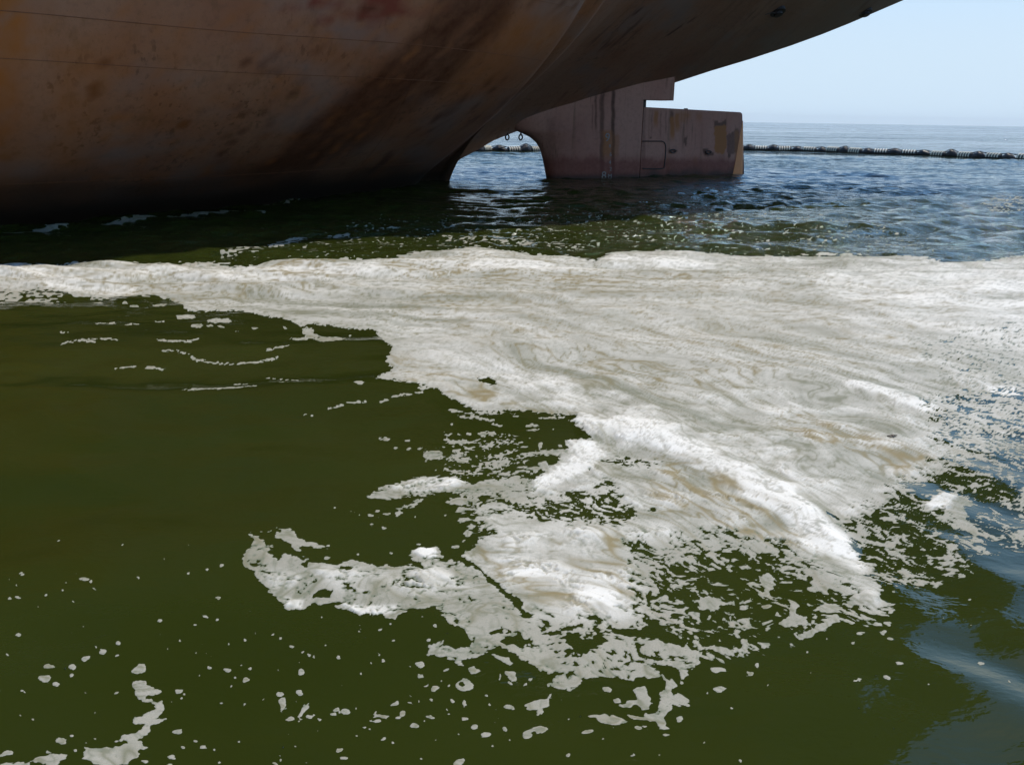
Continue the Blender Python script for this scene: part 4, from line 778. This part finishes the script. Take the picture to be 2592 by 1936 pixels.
# ------------------------------------------------------------------ floating boom
boom = bpy.data.objects.new('floating_boom', None); COL.objects.link(boom)
tag(boom, 'black floating boom with pale ribbed lashings strung across the sea behind the rudder', 'boom')
bpts = [water_pt(x, y) for x, y in ((1150, 384), (1240, 384), (1345, 384), (1650, 376), (1900, 381), (2050, 384), (2200, 390), (2340, 394), (2500, 401), (2592, 405))]
bpts = [np.array([-45., 60, 0]), np.array([-25., 67., 0])]+bpts+[bpts[-1]+(bpts[-1]-bpts[-2])*1.6, bpts[-1]+(bpts[-1]-bpts[-2])*3.6]
bpts = np.array(bpts)[:, :2]; 
def crm(P, m=30):
    out = []; P = np.concatenate([[2*P[0]-P[1]], P, [2*P[-1]-P[-2]]])
    for i in range(1, len(P)-2):
        for t in np.linspace(0, 1, m, endpoint=False):
            out.append(.5*((2*P[i])+(-P[i-1]+P[i+1])*t+(2*P[i-1]-5*P[i]+4*P[i+1]-P[i+2])*t*t+(-P[i-1]+3*P[i]-3*P[i+1]+P[i+2])*t**3))
    return np.array(out)
cv = crm(bpts); L = np.concatenate([[0], np.cumsum(np.hypot(*np.diff(cv, axis=0).T))])
boom.location = (float(np.interp(0, L, cv[:, 0])), float(np.interp(0, L, cv[:, 1])), 0)
def tube_x(bm, x0, x1, prof, seg=14):
    rings = []
    for (x, r, zc) in prof: rings.append([bm.verts.new((x, r*math.cos(q), zc+r*math.sin(q))) for q in np.linspace(0, 2*math.pi, seg, endpoint=False)])
    for A, B in zip(rings[:-1], rings[1:]):
        for k in range(seg): bm.faces.new((A[k], A[(k+1) % seg], B[(k+1) % seg], B[k]))
    bm.faces.new(rings[0][::-1]); bm.faces.new(rings[-1])
SEG = 2.28
bm = bmesh.new(); tube_x(bm, 0, 0, [(-.66, .05, .10), (-.62, .15, .10), (-.5, .21, .11), (0, .22, .10), (.5, .21, .11), (.62, .15, .10), (.66, .05, .10)])
me_f = bpy.data.meshes.new('boom_float'); bmesh.ops.recalc_face_normals(bm, faces=bm.faces); bm.to_mesh(me_f); bm.free(); me_f.materials.append(M_RUBBER)
bm = bmesh.new()
for k in range(5):
    x = -.44+k*.22; tube(bm, [Vector((x+.06*math.cos(q), .225*math.cos(q), .11+.225*math.sin(q))) for q in np.linspace(-.15, math.pi+.15, 10)], .047, 6)
me_l = bpy.data.meshes.new('lashing'); bmesh.ops.recalc_face_normals(bm, faces=bm.faces); bm.to_mesh(me_l); bm.free(); me_l.materials.append(M_PALE)
bm = bmesh.new(); tube_x(bm, 0, 0, [(-.58, .05, .08), (-.52, .14, .06), (-.34, .21, .11), (-.15, .27, .15), (0, .29, .17), (.17, .26, .14), (.36, .20, .10), (.52, .13, .06), (.58, .05, .08)], 12)
boxm(bm, (0, 0, .40), (.24, .06, .14)); tube(bm, [Vector((-.62, 0, .30)), Vector((-.2, 0, .43)), Vector((.2, 0, .43)), Vector((.62, 0, .30))], .022)
me_c = bpy.data.meshes.new('boom_coupling'); bmesh.ops.recalc_face_normals(bm, faces=bm.faces); bm.to_mesh(me_c); bm.free(); me_c.materials.append(M_RUBBER)
bm = bmesh.new(); tube(bm, [Vector((-1.15, 0, .33)), Vector((-.6, 0, .305)), Vector((0, 0, .30)), Vector((.6, 0, .31)), Vector((1.15, 0, .34))], .024); boxm(bm, (0, 0, -.18), (2.2, .05, .5))
me_s = bpy.data.meshes.new('boom_skirt'); bmesh.ops.recalc_face_normals(bm, faces=bm.faces); bm.to_mesh(me_s); bm.free(); me_s.materials.append(M_RUBBER)
rb = random.Random(3); l = 1.0
while l < L[-1]-1.2:
    for me_, off, nm in ((me_f, 0, 'boom_float'), (me_c, SEG/2, 'boom_coupling'), (me_s, 0, 'boom_skirt')):
        q = l+off; x, y = np.interp(q, L, cv[:, 0]), np.interp(q, L, cv[:, 1]); x2, y2 = np.interp(q+.1, L, cv[:, 0]), np.interp(q+.1, L, cv[:, 1])
        o = bpy.data.objects.new(nm, me_); COL.objects.link(o); o.parent = boom
        o.location = (x-boom.location.x, y-boom.location.y, rb.uniform(-.02, .03)); o.rotation_euler = (rb.uniform(-.25, .25), rb.uniform(-.035, .035), math.atan2(y2-y, x2-x)+rb.uniform(-.05, .05))
        o.scale = (1, 1.2, rb.uniform(1.12, 1.3))
        if nm == 'boom_coupling': o.scale = (rb.uniform(.9, 1.25), 1.15, rb.uniform(1.0, 1.4))
        if nm == 'boom_float':
            o2 = bpy.data.objects.new('lashing', me_l); COL.objects.link(o2); o2.parent = o
    l += SEG*rb.uniform(.94, 1.07)
# ------------------------------------------------------------------ small things on the foam
def zat(x, y):
    t = x/y; i = int(np.clip(np.searchsorted(rows, y), 1, NR-1)); j = int(np.clip(np.searchsorted(cols, t), 0, NC-1)); return float(ZF[i*NC+j])
p = water_pt(2257, 1106); bm = bmesh.new(); bmesh.ops.create_icosphere(bm, subdivisions=3, radius=1)
for v in bm.verts:
    v.co = Vector((v.co.x*.036*(1+.3*math.sin(5*v.co.y+2)), v.co.y*.022*(1+.25*math.sin(7*v.co.x)), v.co.z*.008+.006*v.co.x))
o = bm_obj('floating_debris', bm, M_DEBRIS, None, True); o.location = (p[0], p[1], zat(p[0], p[1])+.006); tag(o, 'small dark brown scrap lying on the white foam at the right', 'debris')
# glassy bubbles riding on the near foam
m, n, pb = newmat('bubble_film'); pb.inputs['Base Color'].default_value = (.9, .95, .95, 1); pb.inputs['Roughness'].default_value = .02
tr_ = N(n, 'ShaderNodeBsdfTransparent'); mx_ = N(n, 'ShaderNodeMixShader'); lw = N(n, 'ShaderNodeLayerWeight'); lw.inputs[0].default_value = .35
gl = N(n, 'ShaderNodeBsdfGlossy'); gl.inputs['Roughness'].default_value = .03
n.links.new(lw.outputs['Fresnel'], mx_.inputs[0]); n.links.new(tr_.outputs[0], mx_.inputs[1]); n.links.new(gl.outputs[0], mx_.inputs[2]); n.links.new(mx_.outputs[0], n.nodes['Material Output'].inputs[0])
bm = bmesh.new(); rb = random.Random(5)
spots = [(1097, 1636, .016), (1625, 1632, .018), (1642, 1640, .018), (2105, 1540, .016), (1684, 1753, .015), (1617, 1743, .016), (1020, 1779, .012), (138, 1898, .016), (2110, 1440, .012), (1582, 1702, .014), (989, 1401, .008), (564, 1442, .008), (1062, 1380, .008), (2082, 1333, .012), (2479, 1389, .018), (210, 1480, .009), (1333, 1846, .013), (1420, 1800, .012), (118, 1650, .01), (1190, 1353, .012)]
for _ in range(12): spots.append((rb.uniform(100, 2300), rb.uniform(1500, 1900), rb.uniform(.003, .007)))
for x, y, r in spots[20:]:
    p = water_pt(x, y); z = zat(p[0], p[1]); r *= .62; res = bmesh.ops.create_icosphere(bm, subdivisions=2, radius=r, matrix=Matrix.Translation((p[0], p[1], z+r*.35)))
o = bm_obj('foam_bubbles', bm, m, None, True); tag(o, 'clear glassy bubbles scattered over the near foam and green water', 'bubbles', kind='stuff')

# ------------------------------------------------------------------ summer haze over the sea
bm = bmesh.new(); boxm(bm, (0, 3900, 29.5), (16000, 8800, 63)); 
hz = bpy.data.materials.new('thin_sea_haze'); hz.use_nodes = True; hn = hz.node_tree; hn.nodes.remove(hn.nodes['Principled BSDF'])
pv = hn.nodes.new('ShaderNodeVolumePrincipled'); pv.inputs['Color'].default_value = (.86, .93, 1, 1); pv.inputs['Density'].default_value = 0.00006; pv.inputs['Anisotropy'].default_value = 0.2
hn.links.new(pv.outputs[0], hn.nodes['Material Output'].inputs['Volume'])
o = bm_obj('haze', bm, hz); tag(o, 'thin pale haze lying over the open sea towards the horizon', 'haze', kind='stuff')
